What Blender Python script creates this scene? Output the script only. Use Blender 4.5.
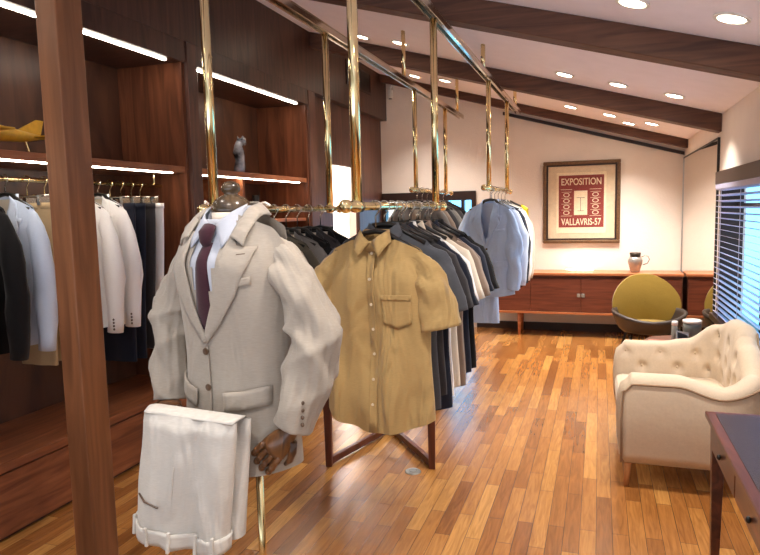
import bpy, bmesh, math, random
from mathutils import Vector, Matrix, Euler
from math import sin, cos, pi, sqrt, radians as R
random.seed(7)
S = bpy.context.scene
for o in list(bpy.data.objects): bpy.data.objects.remove(o)
COL = S.collection

# ------------------------------------------------------------------ camera, world, exposure
cd = bpy.data.cameras.new('camera'); cam = bpy.data.objects.new('camera', cd); COL.objects.link(cam); S.camera = cam
F, YAW, PITCH, ROLL = 642.238, .330434, .1030116, -.0235729
fw = Vector((-sin(YAW)*cos(PITCH), cos(YAW)*cos(PITCH), -sin(PITCH)))
r0 = fw.cross(Vector((0, 0, 1))).normalized(); u0 = r0.cross(fw)
rr = r0*cos(ROLL) + u0*sin(ROLL); uu = -r0*sin(ROLL) + u0*cos(ROLL)
m = Matrix((rr, uu, -fw)).transposed().to_4x4(); m.translation = (0, 0, 1.6)
cam.matrix_world = m
cd.sensor_fit = 'HORIZONTAL'; cd.sensor_width = 36; cd.lens = F/760*36; cd.clip_start = .05
S.view_settings.view_transform = 'Standard'; S.view_settings.look = 'None'
S.view_settings.gamma = 1; S.view_settings.use_curve_mapping = False
S.view_settings.exposure = 0.36
S.cycles.use_denoising = True
S.cycles.max_bounces = 8; S.cycles.sample_clamp_indirect = 6
SPOT_W, LED_E, WORLD_BACK, WORLD_LOW_FILL, WORLD_FRONT = 88.0, 22.0, .35, 3.0, 3.2

w = bpy.data.worlds.new('world'); S.world = w; w.use_nodes = True
nt = w.node_tree; bg = nt.nodes['Background']
tc = nt.nodes.new('ShaderNodeTexCoord'); sx = nt.nodes.new('ShaderNodeSeparateXYZ')
nt.links.new(tc.outputs['Generated'], sx.inputs[0])
cr = nt.nodes.new('ShaderNodeValToRGB')
mp = nt.nodes.new('ShaderNodeMapRange'); mp.inputs[1].default_value = -1; mp.inputs[2].default_value = 1
nt.links.new(sx.outputs['Y'], mp.inputs[0]); nt.links.new(mp.outputs[0], cr.inputs[0])
e = cr.color_ramp.elements
e[0].position = .0; e[0].color = (1.0*WORLD_BACK, .95*WORLD_BACK, .9*WORLD_BACK, 1)
e[1].position = .5; e[1].color = (.2*WORLD_FRONT, .62*WORLD_FRONT, .95*WORLD_FRONT, 1)
x = cr.color_ramp.elements.new(.3); x.color = (.95*WORLD_BACK, .95*WORLD_BACK, .95*WORLD_BACK, 1)
gm = nt.nodes.new('ShaderNodeMapRange'); gm.inputs[1].default_value = .0; gm.inputs[2].default_value = -.35   # added fill glow low behind the camera, brightens the ceiling
gy = nt.nodes.new('ShaderNodeMapRange'); gy.inputs[1].default_value = .0; gy.inputs[2].default_value = -.3
gx = nt.nodes.new('ShaderNodeMath'); gx.operation = 'MULTIPLY'
nt.links.new(sx.outputs['Z'], gm.inputs[0]); nt.links.new(sx.outputs['Y'], gy.inputs[0]); nt.links.new(gm.outputs[0], gx.inputs[0]); nt.links.new(gy.outputs[0], gx.inputs[1])
gmx = nt.nodes.new('ShaderNodeMix'); gmx.data_type = 'RGBA'; gmx.inputs[7].default_value = (.88*WORLD_LOW_FILL, .95*WORLD_LOW_FILL, 1.1*WORLD_LOW_FILL, 1)
nt.links.new(gx.outputs[0], gmx.inputs[0]); nt.links.new(cr.outputs[0], gmx.inputs[6])
nt.links.new(gmx.outputs[2], bg.inputs[0]); bg.inputs[1].default_value = 1.0

# ------------------------------------------------------------------ materials
def srgb(r, g, b):
    f = lambda c: (c/255/12.92) if c/255 <= .04045 else ((c/255+.055)/1.055)**2.4
    return (f(r), f(g), f(b), 1)
def newmat(name):
    M = bpy.data.materials.new(name); M.use_nodes = True
    return M, M.node_tree, M.node_tree.nodes['Principled BSDF']
def plain(name, c, rough=.6, metal=0, spec=.5, var=.06, scale=30, bump=.0, bscale=200, coat=0):
    M, t, b = newmat(name)
    c = srgb(*c)
    b.inputs['Roughness'].default_value = rough; b.inputs['Metallic'].default_value = metal
    b.inputs['Specular IOR Level'].default_value = spec; b.inputs['Coat Weight'].default_value = coat
    co = t.nodes.new('ShaderNodeTexCoord')
    n = t.nodes.new('ShaderNodeTexNoise'); n.inputs['Scale'].default_value = scale; n.inputs['Detail'].default_value = 3
    t.links.new(co.outputs['Object'], n.inputs['Vector'])
    ra = t.nodes.new('ShaderNodeValToRGB')
    ra.color_ramp.elements[0].position = .3; ra.color_ramp.elements[1].position = .7
    ra.color_ramp.elements[0].color = tuple(v*(1-var) for v in c[:3])+(1,)
    ra.color_ramp.elements[1].color = tuple(min(1, v*(1+var)) for v in c[:3])+(1,)
    t.links.new(n.outputs['Fac'], ra.inputs[0]); t.links.new(ra.outputs[0], b.inputs['Base Color'])
    if bump:
        n2 = t.nodes.new('ShaderNodeTexNoise'); n2.inputs['Scale'].default_value = bscale
        bp = t.nodes.new('ShaderNodeBump'); bp.inputs['Strength'].default_value = bump; bp.inputs['Distance'].default_value = .01
        t.links.new(co.outputs['Object'], n2.inputs['Vector']); t.links.new(n2.outputs['Fac'], bp.inputs['Height'])
        t.links.new(bp.outputs[0], b.inputs['Normal'])
    return M
def fabric(name, c, var=.08, weave=500, rough=.9, slub=(40, 40, 400), crumple=0):
    M, t, b = newmat(name); c = srgb(*c)
    b.inputs['Roughness'].default_value = rough; b.inputs['Specular IOR Level'].default_value = .2
    b.inputs['Sheen Weight'].default_value = .15
    co = t.nodes.new('ShaderNodeTexCoord'); mpn = t.nodes.new('ShaderNodeMapping')
    mpn.inputs['Scale'].default_value = slub
    t.links.new(co.outputs['Object'], mpn.inputs[0])
    n = t.nodes.new('ShaderNodeTexNoise'); n.inputs['Scale'].default_value = 1.5; n.inputs['Detail'].default_value = 4
    t.links.new(mpn.outputs[0], n.inputs['Vector'])
    ra = t.nodes.new('ShaderNodeValToRGB')
    ra.color_ramp.elements[0].position = .3; ra.color_ramp.elements[1].position = .7
    ra.color_ramp.elements[0].color = tuple(v*(1-var) for v in c[:3])+(1,)
    ra.color_ramp.elements[1].color = tuple(min(1, v*(1+var)) for v in c[:3])+(1,)
    t.links.new(n.outputs['Fac'], ra.inputs[0]); t.links.new(ra.outputs[0], b.inputs['Base Color'])
    n2 = t.nodes.new('ShaderNodeTexNoise'); n2.inputs['Scale'].default_value = 14; n2.inputs['Detail'].default_value = 2
    bp = t.nodes.new('ShaderNodeBump'); bp.inputs['Strength'].default_value = .12; bp.inputs['Distance'].default_value = .02
    t.links.new(co.outputs['Object'], n2.inputs['Vector']); t.links.new(n2.outputs['Fac'], bp.inputs['Height'])
    t.links.new(bp.outputs[0], b.inputs['Normal'])
    if crumple:      # soft vertical drapes and creases of worn cloth
        mq = t.nodes.new('ShaderNodeMapping'); mq.inputs['Scale'].default_value = (9, 9, 2.6); mq.inputs['Rotation'].default_value = (0, .35, 0)
        n3 = t.nodes.new('ShaderNodeTexNoise'); n3.inputs['Scale'].default_value = 1; n3.inputs['Detail'].default_value = 2; n3.inputs['Distortion'].default_value = .8
        b3 = t.nodes.new('ShaderNodeBump'); b3.inputs['Strength'].default_value = crumple; b3.inputs['Distance'].default_value = .06
        t.links.new(co.outputs['Object'], mq.inputs[0]); t.links.new(mq.outputs[0], n3.inputs['Vector']); t.links.new(n3.outputs['Fac'], b3.inputs['Height'])
        t.links.new(bp.outputs[0], b3.inputs['Normal']); t.links.new(b3.outputs[0], b.inputs['Normal'])
    return M
def wood(name, c1, c2, stretch=(14, 14, 1.2), rough=.4, scale=1.6, coat=0, spec=.4):
    M, t, b = newmat(name)
    b.inputs['Roughness'].default_value = rough; b.inputs['Coat Weight'].default_value = coat
    b.inputs['Specular IOR Level'].default_value = spec
    co = t.nodes.new('ShaderNodeTexCoord'); mpn = t.nodes.new('ShaderNodeMapping'); mpn.inputs['Scale'].default_value = stretch
    t.links.new(co.outputs['Object'], mpn.inputs[0])
    n = t.nodes.new('ShaderNodeTexNoise'); n.inputs['Scale'].default_value = scale; n.inputs['Detail'].default_value = 6; n.inputs['Distortion'].default_value = 1.2
    t.links.new(mpn.outputs[0], n.inputs['Vector'])
    ra = t.nodes.new('ShaderNodeValToRGB')
    ra.color_ramp.elements[0].position = .3; ra.color_ramp.elements[1].position = .72
    ra.color_ramp.elements[0].color = srgb(*c1); ra.color_ramp.elements[1].color = srgb(*c2)
    t.links.new(n.outputs['Fac'], ra.inputs[0]); t.links.new(ra.outputs[0], b.inputs['Base Color'])
    bp = t.nodes.new('ShaderNodeBump'); bp.inputs['Strength'].default_value = .08; bp.inputs['Distance'].default_value = .01
    t.links.new(n.outputs['Fac'], bp.inputs['Height']); t.links.new(bp.outputs[0], b.inputs['Normal'])
    return M
def emit(name, c, s):
    M, t, b = newmat(name); c = srgb(*c)
    b.inputs['Base Color'].default_value = c; b.inputs['Emission Color'].default_value = c; b.inputs['Emission Strength'].default_value = s
    return M
def glass(name, tint=(1, 1, 1), refl=.05):
    M, t, b = newmat(name)
    tr = t.nodes.new('ShaderNodeBsdfTransparent'); tr.inputs[0].default_value = (*tint, 1)
    gl = t.nodes.new('ShaderNodeBsdfGlossy'); gl.inputs['Roughness'].default_value = .02
    mx = t.nodes.new('ShaderNodeMixShader'); mx.inputs[0].default_value = refl
    t.links.new(tr.outputs[0], mx.inputs[1]); t.links.new(gl.outputs[0], mx.inputs[2])
    t.links.new(mx.outputs[0], t.nodes['Material Output'].inputs[0])
    return M
def floor_mat():
    M, t, b = newmat('oak_strip_floor')
    co = t.nodes.new('ShaderNodeTexCoord'); sp = t.nodes.new('ShaderNodeSeparateXYZ'); cb = t.nodes.new('ShaderNodeCombineXYZ')
    t.links.new(co.outputs['Object'], sp.inputs[0]); t.links.new(sp.outputs['Y'], cb.inputs['X']); t.links.new(sp.outputs['X'], cb.inputs['Y'])
    br = t.nodes.new('ShaderNodeTexBrick'); br.offset = .37; br.offset_frequency = 2; br.squash = 1
    br.inputs['Color1'].default_value = (0, 0, 0, 1); br.inputs['Color2'].default_value = (1, 1, 1, 1)
    br.inputs['Scale'].default_value = 1; br.inputs['Mortar Size'].default_value = .0012; br.inputs['Mortar Smooth'].default_value = .3
    br.inputs['Brick Width'].default_value = .64; br.inputs['Row Height'].default_value = .076
    br.inputs['Mortar'].default_value = (.5, .5, .5, 1)
    t.links.new(cb.outputs[0], br.inputs['Vector'])
    ra = t.nodes.new('ShaderNodeValToRGB'); el = ra.color_ramp.elements
    el[0].position = 0; el[0].color = srgb(142, 90, 44); el[1].position = 1; el[1].color = srgb(208, 154, 86)
    for p, c in ((.2, (160, 104, 52)), (.4, (174, 117, 60)), (.6, (184, 127, 66)), (.8, (194, 138, 74))):
        q = el.new(p); q.color = srgb(*c)
    t.links.new(br.outputs['Color'], ra.inputs[0])
    mpn = t.nodes.new('ShaderNodeMapping'); mpn.inputs['Scale'].default_value = (26, 2.2, 1)
    t.links.new(co.outputs['Object'], mpn.inputs[0])
    n = t.nodes.new('ShaderNodeTexNoise'); n.inputs['Scale'].default_value = 1.6; n.inputs['Detail'].default_value = 7; n.inputs['Distortion'].default_value = 1.6
    t.links.new(mpn.outputs[0], n.inputs['Vector'])
    r2 = t.nodes.new('ShaderNodeValToRGB'); r2.color_ramp.elements[0].position = .3; r2.color_ramp.elements[1].position = .7
    r2.color_ramp.elements[0].color = (.58, .52, .46, 1); r2.color_ramp.elements[1].color = (1.08, 1.08, 1.06, 1)
    t.links.new(n.outputs['Fac'], r2.inputs[0])
    mx = t.nodes.new('ShaderNodeMix'); mx.data_type = 'RGBA'; mx.blend_type = 'MULTIPLY'; mx.inputs[0].default_value = .8
    t.links.new(ra.outputs[0], mx.inputs[6]); t.links.new(r2.outputs[0], mx.inputs[7])
    m2 = t.nodes.new('ShaderNodeMix'); m2.data_type = 'RGBA'; t.links.new(br.outputs['Fac'], m2.inputs[0])
    t.links.new(mx.outputs[2], m2.inputs[6]); m2.inputs[7].default_value = srgb(70, 40, 22)
    t.links.new(m2.outputs[2], b.inputs['Base Color'])
    b.inputs['Roughness'].default_value = .24; b.inputs['Specular IOR Level'].default_value = .6
    b.inputs['Coat Weight'].default_value = .5; b.inputs['Coat Roughness'].default_value = .2
    bp = t.nodes.new('ShaderNodeBump'); bp.inputs['Strength'].default_value = .12; bp.inputs['Distance'].default_value = .01
    t.links.new(n.outputs['Fac'], bp.inputs['Height']); t.links.new(bp.outputs[0], b.inputs['Normal'])
    return M
WALL = plain('wall_plaster', (238, 229, 220), .9, var=.02, scale=6, bump=.25, bscale=60)
CEIL = plain('ceiling_plaster', (247, 243, 250), .95, var=.02, scale=8, bump=.3, bscale=120)
FLOOR = floor_mat()
WDARK = wood('walnut_dark', (50, 32, 26), (86, 58, 46), (3, 9, 1.0))
WCAB = wood('walnut_cabinet', (58, 34, 25), (104, 66, 46), (6, 3, 1.0), rough=.35)
WCAB_LIT = wood('walnut_shelf_lit', (112, 62, 40), (168, 104, 66), (12, 1.2, 12), rough=.35)  # cabinet walnut with the downlights' brightness on the shelf fronts put into its colour
WSIDE_LIT = wood('walnut_side_lit', (84, 46, 30), (136, 82, 54), (9, 9, .8), rough=.35)  # lighter walnut copy, painted as lit, for the side panel facing the camera
WPIL = wood('walnut_pilaster', (66, 42, 34), (104, 68, 54), (8, 8, .9))
WPOST = wood('redwood_post', (106, 67, 42), (142, 93, 60), (10, 10, .9), rough=.45)
WBEAM = wood('beam_wood', (68, 42, 32), (108, 72, 54), (1.2, 14, 14), rough=.6)
WTEAK = wood('teak_sideboard', (92, 47, 33), (126, 70, 50), (1.2, 10, 14), rough=.35)
WTEAKL = wood('teak_edge', (158, 92, 56), (198, 128, 84), (1.2, 10, 14), rough=.35)
WSTAND = wood('stand_wood', (76, 36, 24), (112, 58, 38), (10, 10, 1.5), rough=.35)
WDESK = wood('desk_wood', (64, 32, 22), (112, 60, 40), (10, 1.2, 10), rough=.3, coat=.3)
WLEG = wood('leg_wood', (168, 108, 62), (200, 142, 90), (10, 10, 1.5))
WHAND = wood('hand_wood', (62, 38, 22), (128, 84, 46), (20, 20, 6), rough=.3, coat=.3)
WCAP = wood('cap_wood', (46, 36, 26), (92, 74, 52), (16, 16, 6), rough=.25, coat=.4)
BRASS = plain('polished_brass', (238, 220, 168), .13, 1, var=.05, scale=12)
CHROME = plain('track_metal', (206, 196, 180), .14, 1, var=.04, scale=10)
HOOK = plain('hook_metal', (190, 184, 172), .2, 1)
BLACK = plain('black_plastic', (18, 17, 17), .4)
FRAMEB = plain('dark_frame', (44, 28, 24), .4)
WHITEP = plain('white_gloss', (238, 236, 230), .3)
SILVER = plain('silver_metal', (176, 172, 166), .25, .55, var=.1, scale=14)
STEEL = plain('brushed_steel', (190, 190, 188), .3, .9)
LED = emit('led_white', (255, 244, 226), LED_E)
DOWN = emit('downlight_glow', (255, 240, 214), 22)
GLASS = glass('window_glass', (.92, .97, 1))
CLEAR = glass('clear_glass', (.9, .93, .93))
CLEAR2 = glass('picture_glass', (1, 1, 1), .012)
BLIND = plain('blind_slat', (172, 174, 202), .45, spec=.4)
LEATHER = plain('desk_leather', (44, 34, 36), .32, var=.12, scale=20, bump=.15, bscale=240, coat=.15)
UPH = fabric('cream_upholstery', (208, 190, 166), .04, slub=(60, 60, 60))
PIPE = fabric('piping_cord', (150, 124, 98))
OLIVE = fabric('olive_upholstery', (138, 114, 46), .06, slub=(90, 90, 90))
SHELL = plain('chair_shell', (50, 40, 36), .45, var=.1)
MIRROR = plain('mirror_glass', (238, 234, 226), .015, 1, var=.0)
F_SUIT = fabric('suit_linen', (163, 154, 142), .07, crumple=.35)
F_TROU = fabric('trouser_linen', (202, 198, 190), .06, crumple=.5)
F_SHIRTW = fabric('dress_shirt', (176, 181, 192), .03)
F_TIE = fabric('tie_knit', (58, 30, 40), .15)
F_TAN = fabric('tan_cotton', (182, 153, 102), .06, crumple=.9)
F_SLATE = fabric('slate_cotton', (88, 92, 100), .06)
F_CHAR = fabric('charcoal', (62, 60, 62), .08)
F_NAVY = fabric('navy', (36, 40, 54), .08)
F_BLACK = fabric('black_wool', (24, 23, 25), .08)
F_WHITE = fabric('white_cotton', (250, 249, 247), .03)
F_CREAM = fabric('cream_cotton', (226, 214, 196), .03)
F_TAUPE = fabric('taupe', (146, 128, 114), .05)
F_BROWN = fabric('grey_brown', (110, 96, 88), .05)
F_GREY = fabric('grey_wool', (126, 122, 118), .08)
F_OLIVEG = fabric('grey_olive', (98, 92, 78), .08)
F_BLUE = fabric('blue_seersucker', (184, 210, 246), .05, crumple=.5)
F_SKY = fabric('pale_blue', (202, 216, 238), .03)
F_BEIGE = fabric('beige_chino', (190, 166, 128), .05)
F_YEL = fabric('yellow_cloth', (232, 206, 60), .05)
BTN = plain('horn_button', (88, 66, 48), .3)
BTNL = plain('shell_button', (226, 210, 180), .3)

# ------------------------------------------------------------------ mesh helpers
class MB:
    def __init__(s): s.v = []; s.f = []
    def add(s, vs, fs):
        o = len(s.v); s.v += [tuple(p) for p in vs]; s.f += [tuple(i+o for i in f) for f in fs]; return s
    def box(s, x0, x1, y0, y1, z0, z1):
        return s.add([(a, b, c) for c in (z0, z1) for b in (y0, y1) for a in (x0, x1)],
                     [(0, 2, 3, 1), (4, 5, 7, 6), (0, 1, 5, 4), (2, 6, 7, 3), (0, 4, 6, 2), (1, 3, 7, 5)])
    def hexa(s, b, t):      # four bottom points, four top points
        return s.add(list(b)+list(t), [(3, 2, 1, 0), (4, 5, 6, 7)]+[(i, (i+1) % 4, 4+(i+1) % 4, 4+i) for i in range(4)])
    def sweep(s, pts, rad, n=12, caps=True, side=None, closed=False):
        pts = [Vector(p) for p in pts]; N = len(pts); base = len(s.v)
        prev = None
        for i, p in enumerate(pts):
            t = (pts[min(i+1, N-1)]-pts[max(i-1, 0)]).normalized()
            a = Vector(side) if side else (prev if prev else (Vector((0, 0, 1)) if abs(t.z) < .9 else Vector((1, 0, 0))))
            a = (a - t*a.dot(t)).normalized(); prev = a; b = t.cross(a)
            rd = rad[i] if isinstance(rad, (list, tuple)) else rad
            ra, rb = rd if isinstance(rd, (list, tuple)) else (rd, rd)
            for k in range(n):
                q = 2*pi*k/n; s.v.append(tuple(p + a*(ra*cos(q)) + b*(rb*sin(q))))
        for i in range(N-1):
            for k in range(n):
                s.f.append((base+i*n+k, base+i*n+(k+1) % n, base+(i+1)*n+(k+1) % n, base+(i+1)*n+k))
        if caps:
            s.f.append(tuple(base+k for k in reversed(range(n)))); s.f.append(tuple(base+(N-1)*n+k for k in range(n)))
        return s
    def lathe(s, prof, c=(0, 0, 0), n=24, sx=1, sy=1):
        base = len(s.v); N = len(prof)
        for r, z in prof:
            for k in range(n):
                q = 2*pi*k/n; s.v.append((c[0]+r*cos(q)*sx, c[1]+r*sin(q)*sy, c[2]+z))
        for i in range(N-1):
            for k in range(n):
                s.f.append((base+i*n+k, base+i*n+(k+1) % n, base+(i+1)*n+(k+1) % n, base+(i+1)*n+k))
        s.f.append(tuple(base+k for k in reversed(range(n)))); s.f.append(tuple(base+(N-1)*n+k for k in range(n)))
        return s
    def ball(s, c, r, n=14):
        rx, ry, rz = r if isinstance(r, (list, tuple)) else (r, r, r)
        prof = [(sin(pi*i/8), -cos(pi*i/8)) for i in range(9)]; prof[0] = (.02, -1); prof[-1] = (.02, 1)
        base = len(s.v); s.lathe([(a, b) for a, b in prof], n=n)
        for i in range(base, len(s.v)):
            p = s.v[i]; s.v[i] = (c[0]+p[0]*rx, c[1]+p[1]*ry, c[2]+p[2]*rz)
        return s
    def grid(s, fn, nu, nv, wrap=False):
        base = len(s.v)
        for j in range(nv+1):
            for i in range(nu if wrap else nu+1): s.v.append(tuple(fn(i/nu, j/nv)))
        W = nu if wrap else nu+1
        for j in range(nv):
            for i in range(nu):
                a = base+j*W+i; b = base+j*W+(i+1) % W
                s.f.append((a, b, b+W, a+W))
        return s
    def build(s, name, mat, parent=None, smooth=False, bevel=0, solid=0, sub=0, loc=None):
        me = bpy.data.meshes.new(name); me.from_pydata(s.v, [], s.f); me.update()
        bm = bmesh.new(); bm.from_mesh(me)
        bmesh.ops.recalc_face_normals(bm, faces=bm.faces); bm.to_mesh(me); bm.free()
        o = bpy.data.objects.new(name, me); COL.objects.link(o); me.materials.append(mat)
        if parent: o.parent = parent
        if smooth:
            for p in me.polygons: p.use_smooth = True
        if solid: q = o.modifiers.new('s', 'SOLIDIFY'); q.thickness = solid; q.offset = 0
        if bevel: q = o.modifiers.new('b', 'BEVEL'); q.width = bevel; q.segments = 2; q.limit_method = 'ANGLE'
        if sub: q = o.modifiers.new('u', 'SUBSURF'); q.levels = sub; q.render_levels = sub
        if loc: o.location = loc
        return o
def tag(o, label, cat, group=None):
    o['label'] = label; o['category'] = cat
    if group: o['group'] = group
    return o
def thing(name, loc, label, cat, group=None, rz=0):
    o = bpy.data.objects.new(name, None); COL.objects.link(o); o.location = loc; o.rotation_euler = (0, 0, rz); o.empty_display_size = .1
    return tag(o, label, cat, group)
def struct(o): o['kind'] = 'structure'; return o
def patch(mb, poly, yfun, off, cuts=4):
    """2-D outline (x,z) laid on a surface y=yfun(x,z), lifted by off"""
    bm = bmesh.new(); vs = [bm.verts.new((p[0], 0, p[1])) for p in poly]; bm.faces.new(vs)
    bmesh.ops.triangulate(bm, faces=bm.faces)
    for _ in range(cuts):
        L = [e for e in bm.edges if e.calc_length() > .022]
        if not L: break
        bmesh.ops.subdivide_edges(bm, edges=L, cuts=1); bmesh.ops.triangulate(bm, faces=bm.faces)
    bm.verts.index_update()
    mb.add([(v.co.x, yfun(v.co.x, v.co.z)-off, v.co.z) for v in bm.verts], [[v.index for v in f.verts] for f in bm.faces]); bm.free()
    return mb
lerp = lambda a, b, t: a+(b-a)*t
def pw(t, pts):
    for (a, x), (b, y) in zip(pts, pts[1:]):
        if t <= b: k = (t-a)/(b-a) if b > a else 0; k = max(0, k); return lerp(x, y, k*k*(3-2*k))
    return pts[-1][1]

# ------------------------------------------------------------------ room
XR, XL, YB, YF = .96, -2.79, 8.57, -1.6
zc = lambda x: 2.343-.285*(x-.96)
struct(MB().box(-5.2, 1.25, YF, 10.2, -.1, 0).build('floor', FLOOR))
# ceiling slab following the roof slope
struct(MB().hexa([(XL-.6, YF, zc(XL-.6)), (1.2, YF, zc(1.2)), (1.2, YB+.15, zc(1.2)), (XL-.6, YB+.15, zc(XL-.6))],
                 [(XL-.6, YF, zc(XL-.6)+.1), (1.2, YF, zc(1.2)+.1), (1.2, YB+.15, zc(1.2)+.1), (XL-.6, YB+.15, zc(XL-.6)+.1)]).build('ceiling', CEIL))
# right wall with the blind window opening
WY0, WY1, WZ0, WZ1 = 3.15, 6.0, .66, 1.84
mb = MB(); T = XR+.18
mb.box(XR, T, YF, WY0, 0, 2.34); mb.box(XR, T, WY1, YB, 0, 2.34); mb.box(XR, T, WY0, WY1, 0, WZ0); mb.box(XR, T, WY0, WY1, WZ1, 2.34)
struct(mb.build('wall_right', WALL))
# back wall with glazed opening
BX0, BX1, BZ1 = -2.87, -1.56, 1.84
mb = MB(); T = YB+.14
mb.box(BX1, XR+.18, YB, T, 0, 3.5); mb.box(XL-.6, BX0, YB, T, 0, 3.5); mb.box(BX0, BX1, YB, T, BZ1, 3.5); mb.box(BX0, BX1, YB, T, 0, .12)
for v in range(len(mb.v)):
    p = mb.v[v]
    if p[2] == 3.5: mb.v[v] = (p[0], p[1], zc(p[0])+.03)
struct(mb.build('wall_back', WALL))
struct(MB().box(BX1, XR-.02, YB-.015, YB, 0, .1).build('baseboard_back', FRAMEB))
struct(MB().box(XR-.015, XR, -1, 6.0, 0, .1).build('baseboard_right', FRAMEB))
# left wall: soffit panel above, panelled wall and doorway below
soff = MB().hexa([(XL-.6, YF, 2.83), (XL, YF, 2.83), (XL, YB, 2.83), (XL-.6, YB, 2.83)],
                 [(XL-.6, YF, zc(XL-.6)), (XL, YF, zc(XL)), (XL, YB, zc(XL)), (XL-.6, YB, zc(XL-.6))]).build('trim_soffit', WDARK)
struct(soff)
mb = MB(); XP = -2.88
mb.box(-3.4, XP, 6.2, 6.80, 0, 2.83); mb.box(XP-.05, XP, 7.66, YB, 0, 2.83); mb.box(XP-.05, XP, 6.80, 7.66, 2.14, 2.83)
struct(mb.build('wall_left', WPIL))
# lit side room seen through the doorway
mb = MB(); mb.box(-5.2, -2.9, 9.9, 10.0, 0, 2.9); struct(mb.build('wall_side_room_back', WALL))
mb = MB(); mb.box(-5.2, -5.1, 6.3, 9.9, 0, 2.9); mb.box(-5.2, -3.4, 6.2, 6.3, 0, 2.9); struct(mb.build('wall_side_room_left', WALL))
struct(MB().box(-5.2, -2.98, 6.2, 10.0, 2.78, 2.82).build('ceiling_side_room', CEIL))
# window in back wall
wr = bpy.data.objects.new('window_back', None); COL.objects.link(wr); wr.location = (BX0, YB, 0); struct(wr)
mb = MB(); W = BX1-BX0
mb.box(0, W, -.03, .1, 1.72, 1.84); mb.box(W-.06, W, -.03, .1, .12, 1.72); mb.box(0, .05, -.03, .1, .12, 1.72); mb.box(.05, W-.06, -.03, .1, .12, .3)
mb.box(.49, .92, -.02, .08, .3, 1.72); mb.box(1.11, 1.15, -.02, .06, .3, 1.72); mb.box(.26, .29, -.02, .06, .3, 1.72); mb.box(.05, W-.06, -.02, .06, 1.0, 1.04)
mb.build('window_frame', FRAMEB, wr)
MB().box(.05, W-.06, .045, .05, .3, 1.72).build('window_pane', GLASS, wr)
# window in right wall
wr = bpy.data.objects.new('window_right', None); COL.objects.link(wr); wr.location = (XR, WY0, WZ0); struct(wr)
mb = MB(); L = WY1-WY0; H = WZ1-WZ0
mb.box(-.05, .15, -.03, L+.03, H-.085, H+.015); mb.box(-.07, .15, -.02, L+.02, -.03, .02); mb.box(-.02, .15, 0, .07, 0, H-.1); mb.box(-.02, .15, L-.07, L, 0, H-.1)
mb.box(.1, .15, L*.33-.02, L*.33+.02, 0, H-.1); mb.box(.1, .15, L*.66-.02, L*.66+.02, 0, H-.1); mb.box(.11, .15, .07, L-.07, H*.76, H*.76+.04)
mb.build('window_frame', FRAMEB, wr)
MB().box(.125, .13, .07, L-.07, .02, H-.1).build('window_pane', GLASS, wr)
bl = thing('venetian_blind', (XR-.026, WY0+.02, WZ0), 'grey venetian blind with horizontal slats covering the window on the right', 'blind')
mb = MB(); L2 = L-.02; n = 23
for i in range(n):
    z = .035+i*(H-.17)/(n-1); a = R(-16); c, s_ = cos(a)*.024, sin(a)*.024
    mb.hexa([(-c, 0, z-s_), (c, 0, z+s_), (c, L2, z+s_), (-c, L2, z-s_)], [(-c, 0, z-s_+.0025), (c, 0, z+s_+.0025), (c, L2, z+s_+.0025), (-c, L2, z-s_+.0025)])
mb.build('slats', BLIND, bl)
MB().box(-.026, .026, 0, L2, H-.125, H-.088).build('headrail', BLIND, bl)
for y in (.25, .95, 1.8, 2.55): MB().box(-.026, -.024, y, y+.012, .02, H-.12).build('ladder_tape', BLIND, bl)

# roof beams
for i, (yb, lab) in enumerate(((3.85, 'heavy dark timber ceiling beam nearest the viewer'), (6.1, 'dark timber ceiling beam crossing the middle of the sloped ceiling'), (8.3, 'dark timber ceiling beam running close to the far wall'))):
    d = .15 if i < 2 else .1; t = .15 if i < 2 else .1
    xa, xb = XL+.002, XR-.002
    o = MB().hexa([(xa, yb, zc(xa)-d), (xb, yb, zc(xb)-d), (xb, yb+t, zc(xb)-d), (xa, yb+t, zc(xa)-d)],
                  [(xa, yb, zc(xa)), (xb, yb, zc(xb)), (xb, yb+t, zc(xb)), (xa, yb+t, zc(xa))]).build('ceiling_beam', WBEAM, bevel=.006)
    tag(o, lab, 'beam', 'timber roof beams')
tk = .03
o = MB().hexa([(-1.2, YB-.03, zc(-1.2)-.16), (XR-.01, YB-.03, zc(XR)-.16), (XR-.01, YB, zc(XR)-.16), (-1.2, YB, zc(-1.2)-.16)],
              [(-1.2, YB-.03, zc(-1.2)-.12), (XR-.01, YB-.03, zc(XR)-.12), (XR-.01, YB, zc(XR)-.12), (-1.2, YB, zc(-1.2)-.12)]).build('trim_back', FRAMEB)
struct(o)
# wooden post at left
tag(MB().hexa([(-2.165, 2.1, 0), (-2.06, 2.1, 0), (-2.06, 2.245, 0), (-2.165, 2.245, 0)], [(-2.165, 2.1, zc(-2.165)-.002), (-2.06, 2.1, zc(-2.06)-.002), (-2.06, 2.245, zc(-2.06)-.002), (-2.165, 2.245, zc(-2.165)-.002)]).build('wooden_post', WPOST, bevel=.006), 'reddish square timber post standing in the left foreground', 'post')

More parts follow.
